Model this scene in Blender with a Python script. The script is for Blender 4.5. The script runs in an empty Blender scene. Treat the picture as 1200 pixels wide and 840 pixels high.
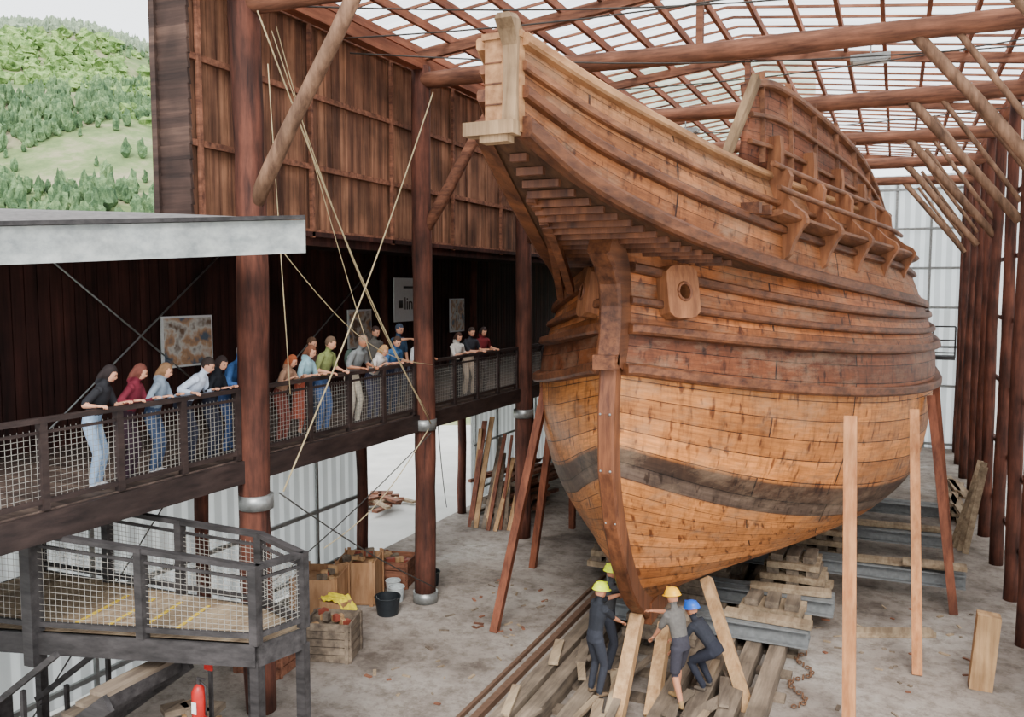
import bpy, bmesh, math, random
import numpy as np
from mathutils import Vector, Matrix, noise
random.seed(7)
R=random.random
def U(a,b): return a+(b-a)*random.random()
scene=bpy.context.scene
coll=scene.collection
def lin(c):
    c=c/255.0
    return c/12.92 if c<=0.04045 else ((c+0.055)/1.055)**2.4
def S(r,g,b): return (lin(r),lin(g),lin(b),1.0)

# ---------------------------------------------------------------- materials
def base(name,rough=0.7):
    m=bpy.data.materials.new(name); m.use_nodes=True
    nt=m.node_tree; b=nt.nodes["Principled BSDF"]; b.inputs["Roughness"].default_value=rough
    b.inputs["Specular IOR Level"].default_value=0.3
    return m,nt,b
def N(nt,t,**k):
    n=nt.nodes.new(t)
    for a,v in k.items(): setattr(n,a,v)
    return n
def ramp(nt,stops):
    r=N(nt,"ShaderNodeValToRGB"); e=r.color_ramp.elements
    while len(e)<len(stops): e.new(0.5)
    for i,(p,c) in enumerate(stops): e[i].position=p; e[i].color=c
    return r
def plain(name,c,rough=0.6,metal=0.0,var=0.12,scale=12.0):
    m,nt,b=base(name,rough); b.inputs["Metallic"].default_value=metal
    tc=N(nt,"ShaderNodeTexCoord"); n=N(nt,"ShaderNodeTexNoise"); n.inputs["Scale"].default_value=scale; n.inputs["Detail"].default_value=5
    nt.links.new(tc.outputs["Object"],n.inputs["Vector"])
    lo=tuple(x*(1-var*2) for x in c[:3])+(1,); hi=tuple(min(1,x*(1+var)) for x in c[:3])+(1,)
    r=ramp(nt,[(0.3,lo),(0.7,hi)]); nt.links.new(n.outputs["Fac"],r.inputs["Fac"]); nt.links.new(r.outputs["Color"],b.inputs["Base Color"])
    return m
def wood(name,c1,c2,axis=2,scale=9.0,rough=0.75,bump=0.25,stretch=0.07,stain=0.5,board=None,stainc=None):
    m,nt,b=base(name,rough); L=nt.links
    tc=N(nt,"ShaderNodeTexCoord"); mp=N(nt,"ShaderNodeMapping")
    sc=[1,1,1]; sc[axis]=stretch; mp.inputs["Scale"].default_value=sc
    L.new(tc.outputs["Object"],mp.inputs["Vector"])
    n=N(nt,"ShaderNodeTexNoise"); n.inputs["Scale"].default_value=scale; n.inputs["Detail"].default_value=9; n.inputs["Roughness"].default_value=0.65
    L.new(mp.outputs["Vector"],n.inputs["Vector"])
    r=ramp(nt,[(0.32,c1),(0.68,c2)]); L.new(n.outputs["Fac"],r.inputs["Fac"])
    n2=N(nt,"ShaderNodeTexNoise"); n2.inputs["Scale"].default_value=1.3; n2.inputs["Detail"].default_value=6
    L.new(tc.outputs["Object"],n2.inputs["Vector"])
    r2=ramp(nt,[(0.38,(1-stain,)*3+(1,)),(0.62,(1.0,1.0,1.0,1))]); L.new(n2.outputs["Fac"],r2.inputs["Fac"])
    mx=N(nt,"ShaderNodeMixRGB",blend_type='MULTIPLY'); mx.inputs["Fac"].default_value=1.0
    L.new(r.outputs["Color"],mx.inputs["Color1"]); L.new(r2.outputs["Color"],mx.inputs["Color2"])
    out=mx.outputs["Color"]
    if board:
        ax,w=board
        sp=N(nt,"ShaderNodeSeparateXYZ"); L.new(tc.outputs["Object"],sp.inputs[0])
        d=N(nt,"ShaderNodeMath",operation='DIVIDE'); d.inputs[1].default_value=w; L.new(sp.outputs[ax],d.inputs[0])
        f=N(nt,"ShaderNodeMath",operation='FLOOR'); L.new(d.outputs[0],f.inputs[0])
        wn=N(nt,"ShaderNodeTexWhiteNoise",noise_dimensions='1D'); L.new(f.outputs[0],wn.inputs["W"])
        r3=ramp(nt,[(0.0,(0.55,0.5,0.5,1)),(1.0,(1.15,1.1,1.05,1))]); L.new(wn.outputs["Value"],r3.inputs["Fac"])
        m2=N(nt,"ShaderNodeMixRGB",blend_type='MULTIPLY'); m2.inputs["Fac"].default_value=1.0
        L.new(out,m2.inputs["Color1"]); L.new(r3.outputs["Color"],m2.inputs["Color2"]); out=m2.outputs["Color"]
    L.new(out,b.inputs["Base Color"])
    bp=N(nt,"ShaderNodeBump"); bp.inputs["Strength"].default_value=bump; bp.inputs["Distance"].default_value=0.02
    L.new(n.outputs["Fac"],bp.inputs["Height"]); L.new(bp.outputs["Normal"],b.inputs["Normal"])
    return m
def hullmat(name,stops,streak=0.45,rough=0.5,nst=26.0,plank=5.5,grey=0.35):
    """plank shader driven by the hull's own UVs (u = metres along, v = strake number)"""
    m,nt,b=base(name,rough); L=nt.links
    uv=N(nt,"ShaderNodeUVMap"); uv.uv_map="UVMap"
    br=N(nt,"ShaderNodeTexBrick"); br.offset=0.37; br.offset_frequency=3
    br.inputs["Scale"].default_value=1.0; br.inputs["Brick Width"].default_value=plank; br.inputs["Row Height"].default_value=1.0
    br.inputs["Mortar Size"].default_value=0.024; br.inputs["Mortar Smooth"].default_value=0.25
    br.inputs["Color1"].default_value=(0.55,0.50,0.46,1); br.inputs["Color2"].default_value=(1.2,1.17,1.13,1); br.inputs["Mortar"].default_value=(0.10,0.06,0.04,1)
    L.new(uv.outputs[0],br.inputs["Vector"])
    sp=N(nt,"ShaderNodeSeparateXYZ"); L.new(uv.outputs[0],sp.inputs[0])
    d=N(nt,"ShaderNodeMath",operation='DIVIDE'); d.inputs[1].default_value=nst; L.new(sp.outputs[1],d.inputs[0])
    r=ramp(nt,stops); L.new(d.outputs[0],r.inputs["Fac"])
    def nz(coord,scl,scale,stops,detail=8,rough_=0.68):
        mp=N(nt,"ShaderNodeMapping"); mp.inputs["Scale"].default_value=scl; L.new(coord,mp.inputs["Vector"])
        n=N(nt,"ShaderNodeTexNoise"); n.inputs["Scale"].default_value=scale; n.inputs["Detail"].default_value=detail; n.inputs["Roughness"].default_value=rough_
        L.new(mp.outputs["Vector"],n.inputs["Vector"]); rr=ramp(nt,stops); L.new(n.outputs["Fac"],rr.inputs["Fac"]); return rr.outputs["Color"]
    tc=N(nt,"ShaderNodeTexCoord")
    grain=nz(uv.outputs[0],(0.8,3.2,1),1.7,[(0.33,(0.56,0.50,0.46,1)),(0.6,(1.1,1.07,1.04,1))])
    drip=nz(tc.outputs["Object"],(4,4,0.8),1.6,[(0.32,(1-streak,1-streak*1.06,1-streak*1.08,1)),(0.52,(1,1,1,1))],6)
    ticks=nz(uv.outputs[0],(7.5,0.9,1),1.0,[(0.58,(1,1,1,1)),(0.68,(0.34,0.26,0.22,1))],2,0.5)
    blotch=nz(tc.outputs["Object"],(1,1,1.6),0.55,[(0.35,(0.70,0.65,0.62,1)),(0.6,(1.06,1.03,1.0,1))],5)
    cur=r.outputs["Color"]
    for c in (br.outputs["Color"],grain,drip,ticks,blotch):
        mx=N(nt,"ShaderNodeMixRGB",blend_type='MULTIPLY'); mx.inputs["Fac"].default_value=1.0
        L.new(cur,mx.inputs["Color1"]); L.new(c,mx.inputs["Color2"]); cur=mx.outputs["Color"]
    gf=nz(tc.outputs["Object"],(1.0,1.0,3.2),0.9,[(0.48,(0,0,0,1)),(0.68,(grey,)*3+(1,))],9,0.75)
    mx=N(nt,"ShaderNodeMixRGB"); L.new(gf,mx.inputs["Fac"]); L.new(cur,mx.inputs["Color1"]); mx.inputs["Color2"].default_value=S(156,132,108); cur=mx.outputs["Color"]
    L.new(cur,b.inputs["Base Color"])
    bp=N(nt,"ShaderNodeBump"); bp.inputs["Strength"].default_value=0.7; bp.inputs["Distance"].default_value=0.025
    inv=N(nt,"ShaderNodeMath",operation='SUBTRACT'); inv.inputs[0].default_value=1.0; L.new(br.outputs["Fac"],inv.inputs[1])
    L.new(inv.outputs[0],bp.inputs["Height"]); L.new(bp.outputs["Normal"],b.inputs["Normal"])
    return m
def translucent(name,c,transp=0.35,transl=0.7,axis=None,freq=5.0,var=0.15):
    m,nt,b=base(name,0.6); L=nt.links
    nt.nodes.remove(b); out=nt.nodes["Material Output"]
    tc=N(nt,"ShaderNodeTexCoord"); n=N(nt,"ShaderNodeTexNoise"); n.inputs["Scale"].default_value=1.5; n.inputs["Detail"].default_value=4
    L.new(tc.outputs["Object"],n.inputs["Vector"])
    r=ramp(nt,[(0.3,tuple(x*(1-var) for x in c[:3])+(1,)),(0.7,c)]); L.new(n.outputs["Fac"],r.inputs["Fac"])
    col=r.outputs["Color"]
    if axis is not None:
        sp=N(nt,"ShaderNodeSeparateXYZ"); L.new(tc.outputs["Object"],sp.inputs[0])
        mu=N(nt,"ShaderNodeMath",operation='MULTIPLY'); mu.inputs[1].default_value=freq*6.283; L.new(sp.outputs[axis],mu.inputs[0])
        si=N(nt,"ShaderNodeMath",operation='SINE'); L.new(mu.outputs[0],si.inputs[0])
        rr=ramp(nt,[(0.0,(0.72,0.72,0.72,1)),(0.35,(1,1,1,1))]); L.new(si.outputs[0],rr.inputs["Fac"])
        mx=N(nt,"ShaderNodeMixRGB",blend_type='MULTIPLY'); mx.inputs["Fac"].default_value=1.0
        L.new(col,mx.inputs["Color1"]); L.new(rr.outputs["Color"],mx.inputs["Color2"]); col=mx.outputs["Color"]
    df=N(nt,"ShaderNodeBsdfDiffuse"); tl=N(nt,"ShaderNodeBsdfTranslucent"); tp=N(nt,"ShaderNodeBsdfTransparent")
    L.new(col,df.inputs["Color"]); L.new(col,tl.inputs["Color"])
    m1=N(nt,"ShaderNodeMixShader"); m1.inputs[0].default_value=transl; L.new(df.outputs[0],m1.inputs[1]); L.new(tl.outputs[0],m1.inputs[2])
    m2=N(nt,"ShaderNodeMixShader"); m2.inputs[0].default_value=transp; L.new(m1.outputs[0],m2.inputs[1]); L.new(tp.outputs[0],m2.inputs[2])
    L.new(m2.outputs[0],out.inputs["Surface"])
    return m

LOG=wood("log_red_brown",S(50,28,23),S(116,68,52),2,9,0.8,0.4,0.12,0.5)
LOGX=wood("log_red_brown_x",S(82,50,38),S(162,108,82),0,9,0.8,0.4,0.12,0.4)
LOGG=wood("log_grey_brown",S(92,66,50),S(158,122,96),2,9,0.8,0.4,0.15,0.4)
PURL=wood("purlin_red",S(108,58,40),S(172,108,78),1,7,0.8,0.2,0.1,0.35)
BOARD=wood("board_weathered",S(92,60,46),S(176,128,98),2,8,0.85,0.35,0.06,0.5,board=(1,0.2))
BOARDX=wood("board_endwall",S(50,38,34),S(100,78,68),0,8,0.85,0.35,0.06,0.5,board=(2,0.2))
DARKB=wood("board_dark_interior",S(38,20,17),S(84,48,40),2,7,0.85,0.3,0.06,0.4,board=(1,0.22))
BLK=wood("rail_black_wood",S(34,32,32),S(72,68,68),0,9,0.6,0.2,0.2,0.3)
BLK2=wood("rail_dark_brown",S(32,24,23),S(66,52,48),1,9,0.6,0.2,0.2,0.3)
WFLOOR=wood("walkway_boards",S(74,62,56),S(118,102,92),0,8,0.8,0.2,0.1,0.3,board=(1,0.15))
NETM=plain("net_cord",S(150,146,138),0.9)
GREYF=wood("fascia_grey",S(136,142,142),S(190,194,190),0,5,0.7,0.2,0.08,0.25)
ROOFTOP=plain("canopy_roof_sheet",S(112,108,106),0.9)
SHORE=wood("shore_timber",S(158,98,58),S(212,150,100),2,9,0.7,0.2,0.07,0.3)
SHORED=wood("shore_timber_red",S(92,50,36),S(150,90,64),2,9,0.7,0.2,0.07,0.3)
PALE=wood("pale_timber",S(126,104,82),S(188,166,136),1,8,0.8,0.2,0.08,0.4)
PALEZ=wood("pale_timber_z",S(146,108,72),S(208,168,122),2,8,0.8,0.2,0.08,0.35)
SLEEP=wood("sleeper_grey",S(88,76,66),S(152,134,114),1,8,0.85,0.3,0.08,0.45)
STEEL=plain("steel_beam_grey",S(118,120,120),0.7,0.0)
METAL=plain("galvanised_metal",S(150,152,150),0.4,0.6)
ROPE=plain("rope_fibre",S(186,168,130),0.9)
CABLE=plain("cable_dark",S(70,66,62),0.7)
WHITEM=plain("white_paint",S(225,226,224),0.6,0,0.03)
ROOFP=translucent("roof_sheet",(0.93,0.95,0.96,1),0.64,0.8,1,2.0,0.1)
WALLP=translucent("wall_sheet_white",(0.86,0.88,0.88,1),0.12,0.5,1,3.0,0.08)
WALLPX=translucent("backwall_sheet_white",(0.84,0.88,0.90,1),0.3,0.6,0,2.5,0.08)
WALLR=translucent("wall_sheet_side",(0.86,0.84,0.80,1),0.45,0.6,1,3.0,0.2)

def ground_mat():
    m,nt,b=base("floor_dusty_concrete",0.9); L=nt.links
    tc=N(nt,"ShaderNodeTexCoord")
    def nz(s,d,r_): 
        n=N(nt,"ShaderNodeTexNoise"); n.inputs["Scale"].default_value=s; n.inputs["Detail"].default_value=d; n.inputs["Roughness"].default_value=r_; L.new(tc.outputs["Object"],n.inputs["Vector"]); return n
    n=nz(0.45,10,0.68); n2=nz(2.6,12,0.8); n3=nz(0.9,8,0.75)
    r=ramp(nt,[(0.36,S(98,88,80)),(0.47,S(134,124,115)),(0.56,S(152,143,134)),(0.66,S(180,174,166))]); L.new(n.outputs["Fac"],r.inputs["Fac"])
    r2=ramp(nt,[(0.40,(0.52,0.48,0.45,1)),(0.53,(1,1,1,1))]); L.new(n2.outputs["Fac"],r2.inputs["Fac"])
    r3=ramp(nt,[(0.55,(1,1,1,1)),(0.64,(0.62,0.58,0.54,1))]); L.new(n3.outputs["Fac"],r3.inputs["Fac"])
    cur=r.outputs["Color"]
    for c in (r2.outputs["Color"],r3.outputs["Color"]):
        mx=N(nt,"ShaderNodeMixRGB",blend_type='MULTIPLY'); mx.inputs["Fac"].default_value=0.85
        L.new(cur,mx.inputs["Color1"]); L.new(c,mx.inputs["Color2"]); cur=mx.outputs["Color"]
    L.new(cur,b.inputs["Base Color"])
    bp=N(nt,"ShaderNodeBump"); bp.inputs["Strength"].default_value=0.3; L.new(n2.outputs["Fac"],bp.inputs["Height"]); L.new(bp.outputs["Normal"],b.inputs["Normal"])
    return m
FLOOR=ground_mat()
OUTG=plain("yard_concrete",S(192,190,184),0.9,0,0.08,1.0)

# ---------------------------------------------------------------- mesh builder
class MB:
    def __init__(s): s.v=[];s.f=[];s.m=[];s.sm=[];s.uv=None
    def add(s,vs,fs,mi=0,smooth=False):
        o=len(s.v); s.v+= [tuple(p) for p in vs]
        for f in fs: s.f.append(tuple(o+i for i in f)); s.m.append(mi); s.sm.append(smooth)
    def box(s,c,sz,mi=0,rot=None):
        c=Vector(c); hx,hy,hz=sz[0]/2,sz[1]/2,sz[2]/2
        vs=[Vector((x,y,z)) for x in(-hx,hx) for y in(-hy,hy) for z in(-hz,hz)]
        if rot is not None: vs=[rot@v for v in vs]
        s.add([c+v for v in vs],[(0,1,3,2),(4,6,7,5),(0,4,5,1),(2,3,7,6),(0,2,6,4),(1,5,7,3)],mi)
    def beam(s,a,b,w,h,mi=0,up=(0,0,1)):
        a=Vector(a);b=Vector(b);t=(b-a); 
        if t.length<1e-6: return
        t.normalize(); up=Vector(up)
        if abs(t.dot(up))>0.97: up=Vector((0,1,0))
        r=t.cross(up).normalized(); u=r.cross(t)
        vs=[]
        for p in(a,b):
            for i,j in((-1,-1),(1,-1),(1,1),(-1,1)): vs.append(p+r*(i*w/2)+u*(j*h/2))
        s.add(vs,[(0,3,2,1),(4,5,6,7),(0,1,5,4),(1,2,6,5),(2,3,7,6),(3,0,4,7)],mi)
    def tube(s,pts,rad,mi=0,seg=12,rx=None,right=None,smooth=True,caps=True):
        pts=[Vector(p) for p in pts]; n=len(pts)
        if not hasattr(rad,'__len__'): rad=[rad]*n
        rxx=rx if rx is not None else rad
        vs=[];prev=None
        for i,p in enumerate(pts):
            t=(pts[min(i+1,n-1)]-pts[max(i-1,0)]).normalized()
            if right is not None: ref=Vector(right)
            elif prev is not None: ref=prev
            else: ref=Vector((1,0,0)) if abs(t.x)<0.9 else Vector((0,1,0))
            r=(ref-t*ref.dot(t)).normalized(); prev=r
            u=t.cross(r)
            for k in range(seg):
                a=2*math.pi*k/seg
                vs.append(p+r*(math.cos(a)*rxx[i])+u*(math.sin(a)*rad[i]))
        fs=[]
        for i in range(n-1):
            for k in range(seg):
                k2=(k+1)%seg
                fs.append((i*seg+k,i*seg+k2,(i+1)*seg+k2,(i+1)*seg+k))
        s.add(vs,fs,mi,smooth)
        if caps:
            o=len(s.v)-n*seg
            s.f.append(tuple(o+k for k in range(seg))[::-1]);s.m.append(mi);s.sm.append(False)
            s.f.append(tuple(o+(n-1)*seg+k for k in range(seg)));s.m.append(mi);s.sm.append(False)
    def log(s,a,b,r,mi=0,seg=14,r2=None,rings=None):
        a=Vector(a);b=Vector(b); L=(b-a).length; n=rings or max(3,int(L/0.6)); r2=r2 or r
        pts=[];rad=[]; t=(b-a)/L; q=t.orthogonal().normalized(); w=t.cross(q)
        ph=U(0,6)
        for i in range(n+1):
            f=i/n; d=0.12*r*math.sin(ph+f*7)
            pts.append(a.lerp(b,f)+q*d+w*(0.1*r*math.sin(ph*2+f*9))); rad.append((r+(r2-r)*f)*U(0.94,1.06))
        s.tube(pts,rad,mi,seg)
    def ell(s,c,r,mi=0,seg=14,rings=9,rot=None):
        c=Vector(c);vs=[];fs=[]
        vs.append(Vector((0,0,r[2])))
        for i in range(1,rings):
            th=math.pi*i/rings
            for k in range(seg):
                ph=2*math.pi*k/seg
                vs.append(Vector((r[0]*math.sin(th)*math.cos(ph),r[1]*math.sin(th)*math.sin(ph),r[2]*math.cos(th))))
        vs.append(Vector((0,0,-r[2])))
        for k in range(seg): fs.append((0,1+k,1+(k+1)%seg))
        for i in range(rings-2):
            for k in range(seg):
                a=1+i*seg+k;b=1+i*seg+(k+1)%seg
                fs.append((a,a+seg,b+seg,b))
        l=len(vs)-1
        for k in range(seg): fs.append((l,l-seg+(k+1)%seg,l-seg+k))
        if rot is not None: vs=[rot@v for v in vs]
        s.add([c+v for v in vs],fs,mi,True)
    def prism(s,poly,z0,z1,mi=0):
        n=len(poly)
        vs=[(p[0],p[1],z0) for p in poly]+[(p[0],p[1],z1) for p in poly]
        fs=[tuple(range(n))[::-1],tuple(range(n,2*n))]+[(i,(i+1)%n,n+(i+1)%n,n+i) for i in range(n)]
        s.add(vs,fs,mi)
    def mesh(s,name,mats):
        me=bpy.data.meshes.new(name); me.from_pydata(s.v,[],s.f)
        for m in mats: me.materials.append(m)
        me.polygons.foreach_set("material_index",s.m); me.polygons.foreach_set("use_smooth",s.sm)
        me.update(); return me
    def obj(s,name,mats,parent=None,loc=None,recenter=False):
        me=s.mesh(name,mats)
        ob=bpy.data.objects.new(name,me); coll.objects.link(ob)
        if parent: ob.parent=parent
        if loc: ob.location=loc
        return ob
def empty(name,loc=(0,0,0)):
    e=bpy.data.objects.new(name,None); e.location=loc; coll.objects.link(e); e.empty_display_size=0.3; return e

H=6.5
XL=-8.8; XR=2.35
FR=[5.0,10.07,15.16,20.3,25.4,30.5,35.6]

# ---------------------------------------------------------------- ground
g=MB(); g.box((-3.3,18,-0.15),(16.6,46,0.3)); g.obj("floor",[FLOOR])
g=MB(); g.box((-60,110,-0.36),(420,420,0.3)); g.obj("yard_ground",[OUTG])

# ---------------------------------------------------------------- left timber columns / frames
for i,y in enumerate(FR):
    c=MB()
    r=0.22 if abs(y-10.07)>0.1 else 0.24
    c.log((XL,y,0),(XL,y,10.95),r,0,16,r*0.9)
    for zc in ([3.3] if i!=2 else [3.75,0.12]):
        c.tube([(XL,y,zc-0.11),(XL,y,zc+0.11)],[0.26,0.26],1,18)
    c.obj("timber_column",[LOG,METAL])
    b=MB(); b.log((XL-0.1,y,10.66),(XR+0.2,y,10.56),0.17,0,14); b.obj("roof_tie_beam",[LOGX])
    b=MB(); b.log((XL+0.1,y-0.02,7.75),(XL+1.95,y-0.02,10.55),0.115,0,12); b.obj("knee_brace",[LOGG if i==1 else LOGX])
    b=MB(); b.log((XR-0.1,y,7.9),(XR-2.2,y,10.5),0.1,0,12); b.obj("knee_brace",[LOGG])
ys=[]
y=15.16
while y<39: ys.append(y); y+=2.56
for j,y in enumerate(ys):
    c=MB(); c.log((XR+U(-.05,.05),y,0),(XR+U(-.05,.05),y,10.8),0.15,0,12,0.12); c.obj("side_timber_column",[LOG])
    b=MB(); b.log((XR-0.1,y,8.3),(XR-1.7,y,10.6),0.055,0,8); b.obj("side_knee_brace",[LOGG])
w=MB()
for z in (1.1,2.6,4.2,5.8,7.3,8.8): w.beam((XR+0.15,12,z),(XR+0.15,38.8,z),0.06,0.10,0)
w.box((XR+0.36,25.5,5.5),(0.05,27,11),1)
w.obj("wall_right",[LOG,WALLR])

# back wall
w=MB(); w.box((-3.3,39,5.6),(12.4,0.06,11.2),0)
for x in np.arange(-9.2,2.6,1.3): w.beam((x,38.9,0),(x,38.9,11),0.1,0.1,1)
for z in (0.2,2.6,4.2,5.8,7.4,9.0,10.6): w.beam((-9.4,38.85,z),(2.7,38.85,z),0.08,0.1,1)
w.obj("wall_back",[WALLPX,METAL])
g=MB()
for z in (4.0,4.5,5.05): g.beam((-9,38.3,z),(2.2,38.3,z),0.06,0.06)
for x in np.arange(-9,2.3,0.8): g.beam((x,38.3,3.8),(x,38.3,5.05),0.06,0.06)
g.box((-3.4,38.4,3.8),(11.2,0.8,0.15)); g.obj("rear_gallery",[BLK])

# ---------------------------------------------------------------- roof
def roofz(x): return 11.25+0.75*(1-abs((x+3.25)/6.3))
w=MB()
for (xa,xb) in ((-9.9,-3.25),(-3.25,3.1)):
    w.add([(xa,8.6,roofz(xa)+.12),(xb,8.6,roofz(xb)+.12),(xb,39.2,roofz(xb)+.12),(xa,39.2,roofz(xa)+.12)],[(0,1,2,3)],0)
w.obj("ceiling",[ROOFP])
w=MB()
x=-9.7
while x<2.9:
    w.beam((x,8.6,roofz(x)-0.02),(x,39,roofz(x)-0.02),0.075,0.15,0); x+=0.775
w.obj("roof_purlins",[PURL])
w=MB()
y=8.8
while y<39:
    for (xa,xb) in ((-9.8,-3.25),(-3.25,2.9)):
        w.beam((xa,y,roofz(xa)+.09),(xb,y,roofz(xb)+.09),0.035,0.05,0)
    y+=0.68
for y in FR[1:]:
    for (xa,xb) in ((-9.6,-3.25),(-3.25,2.8)):
        w.beam((xa,y,roofz(xa)-.2),(xb,y,roofz(xb)-.2),0.12,0.18,0)
    w.beam((-3.25,y,10.6),(-3.25,y,11.8),0.12,0.12,0)
w.obj("roof_battens",[LOGX])
w=MB(); w.beam((XL,9.4,10.98),(XL,38.9,10.98),0.22,0.24); w.obj("wall_plate_left",[PURL])
w=MB(); w.beam((XR,9.4,10.93),(XR,38.9,10.93),0.22,0.24); w.obj("wall_plate_right",[PURL])
w=MB()
for (lx,ly) in ((-0.6,18),(-5.5,24),(-0.4,27)):
    w.box((lx,ly,10.9),(0.7,0.35,0.12),0); w.box((lx,ly,10.83),(0.6,0.28,0.03),1); w.beam((lx,ly,10.95),(lx,ly,11.4),0.03,0.03,0)
w.obj("roof_floodlights",[METAL,WHITEM])
w=MB()
for (a,b) in (((-9,13,10.7),(2.3,17,10.6)),((-9,17.6,10.9),(2.3,17.6,10.9)),((-8.8,12.5,10.8),(2.3,12.4,10.8)),((-9,22,10.8),(2.2,23,10.7)),((-8.8,11,10.9),(2.2,14,10.8))):
    pts=[Vector(a).lerp(Vector(b),t/10)-Vector((0,0,0.25*math.sin(math.pi*t/10))) for t in range(11)]
    w.tube(pts,0.014,0,5)
w.obj("roof_cables",[CABLE])

# ---------------------------------------------------------------- upper left board wall
w=MB()
y=9.35
while y<38.9:
    d=U(-0.012,0.012); w.box((-9.25+d,y+0.1,9.3),(0.03,0.188,3.7),0); y+=0.2
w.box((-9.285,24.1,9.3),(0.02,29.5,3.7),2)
for z in (7.5,8.6,9.8,11.0): w.beam((-9.19,9.3,z),(-9.19,38.9,z),0.06,0.09,1)
y=9.5
while y<38.5: w.beam((-9.16,y,7.4),(-9.16,y,11.1),0.06,0.07,1,up=(0,1,0)); y+=2.55
w.obj("wall_upper_left",[BOARD,LOGX,DARKB])
w=MB()
for k in range(22):
    z=7.3+k*0.21; w.box((-9.45,9.3+0.0,z+0.1),(0.62,0.05,0.22),0,Matrix.Rotation(0.12,3,'X'))
w.beam((-9.74,9.28,7.2),(-9.74,9.28,11.9),0.1,0.12,0)
w.box((-9.5,9.4,9.5),(0.5,0.06,4.6),0)
w.obj("wall_upper_end",[BOARDX])

# ---------------------------------------------------------------- mezzanine walkway
FZ=3.98
w=MB()
w.box((-10.56,21.4,FZ-0.04),(3.38,35,0.08),1)
w.beam((-8.87,4,FZ-0.19),(-8.87,38.8,FZ-0.19),0.16,0.34,0)
for y in np.arange(4.2,38.5,1.02): w.beam((-12.1,y,FZ-0.2),(-8.95,y,FZ-0.2),0.1,0.22,0)
w.beam((-11.5,4,FZ-0.4),(-11.5,38.8,FZ-0.4),0.16,0.2,0)
w.obj("mezzanine_walkway",[BLK2,WFLOOR])
w=MB()
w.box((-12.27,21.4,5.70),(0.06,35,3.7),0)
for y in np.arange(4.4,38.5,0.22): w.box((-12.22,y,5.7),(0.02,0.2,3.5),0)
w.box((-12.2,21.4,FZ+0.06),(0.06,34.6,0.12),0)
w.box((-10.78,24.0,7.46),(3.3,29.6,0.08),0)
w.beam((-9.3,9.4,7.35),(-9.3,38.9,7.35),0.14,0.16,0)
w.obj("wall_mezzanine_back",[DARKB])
w=MB()
for y in (6.6,11.6,16.7,21.8,26.9,32): w.log((-11.4,y,0),(-11.4,y,3.48),0.13,0,10)
w.obj("undercroft_posts",[LOG])
w=MB()
for y in (13.7,18.75,23.9): w.log((-12.05,y,4),(-12.05,y,7.4),0.11,0,10)
for (a,b) in (((-12.1,9,4.2),(-12.1,13,7.2)),((-12.1,13,4.2),(-12.1,9,7.2)),((-12.1,18.5,7.2),(-12.1,14.5,4.5))): w.tube([a,b],0.016,1,6)
w.obj("mezzanine_back_posts",[LOG,METAL])

def railing(mb,pts,h=1.0,sp=1.3,net=True,post=0.09,top=0.1,first=True,netm=1,hs=None):
    pts=[Vector(p) for p in pts]; Z=Vector((0,0,1))
    hs=hs or [h]*len(pts)
    for i in range(len(pts)-1):
        a,b=pts[i],pts[i+1]; ha,hb=hs[i],hs[i+1]; L=(b-a).length; n=max(1,round(L/sp))
        for k in range(n+1):
            if k==0 and i>0: continue
            f=k/n; p=a.lerp(b,f); hh_=ha+(hb-ha)*f+0.03; mb.box(p+Z*(hh_/2),(post,post,hh_),0)
        mb.beam(a+Z*ha,b+Z*hb,top,0.06,0); mb.beam(a+Z*0.1,b+Z*0.1,0.05,0.06,0)
        mb.beam(a+Z*(ha-0.14),b+Z*(hb-0.14),0.035,0.035,0)
        if net:
            m=int(L/0.075)
            for k in range(1,m):
                f=k/m; p=a.lerp(b,f); mb.beam(p+Z*0.1,p+Z*(ha+(hb-ha)*f-0.1),0.0042,0.0042,netm)
            for k in range(1,12):
                za=0.1+k*(ha-0.24)/12; zb=0.1+k*(hb-0.24)/12; mb.beam(a+Z*za,b+Z*zb,0.0042,0.0042,netm)
w=MB()
ysr=[4.2,10.07,15.16,20.3,25.4,30.5]
for i in range(len(ysr)-1): railing(w,[(-8.87,ysr[i]+0.3,FZ),(-8.87,ysr[i+1]-0.3,FZ)],1.04,1.12)
w.obj("walkway_railing",[BLK2,NETM])

w=MB(); w.box((-11.65,11.0,1.75),(0.04,12.4,3.4),0)
for z in (0.3,1.6,2.9): w.beam((-11.58,5,z),(-11.58,17.1,z),0.06,0.08,1)
for y in (7.3,9.4,13.2,15.2,17.1): w.beam((-11.57,y,0),(-11.57,y,3.45),0.05,0.07,1)
w.obj("wall_lower_left",[WALLP,METAL])
w=MB(); w.box((-11.65,30.9,1.75),(0.04,16,3.4),0)
for z in (0.4,1.8,3.0): w.beam((-11.58,22.9,z),(-11.58,38.8,z),0.06,0.06,1)
for y in np.arange(23,38,1.6): w.beam((-11.57,y,0),(-11.57,y,3.45),0.06,0.06,1)
w.obj("wall_lower_left_rear",[WALLP,METAL])
w=MB()
for k in range(5): w.beam((-11.7,17.3,0.6+k*0.35),(-16.5,17.3+k*0.02+3.4,0.6+k*0.35),0.03,0.03)
for x in (0,1.6,3.2,4.8): w.beam((-11.7-x,17.3+x*0.708,0),(-11.7-x,17.3+x*0.708,2.1),0.05,0.05)
w.obj("yard_gate",[METAL])
w=MB()
for k in range(22): w.box((-14.6+U(-.9,.9),22.0+U(-.8,.8),0.0+0.08*(k%4)-.1),(U(.1,.25),U(.5,1.4),0.07),k%2,Matrix.Rotation(U(-1.5,1.5),3,'Z'))
w.obj("yard_scrap_timber",[PALE,LOGX])

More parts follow.
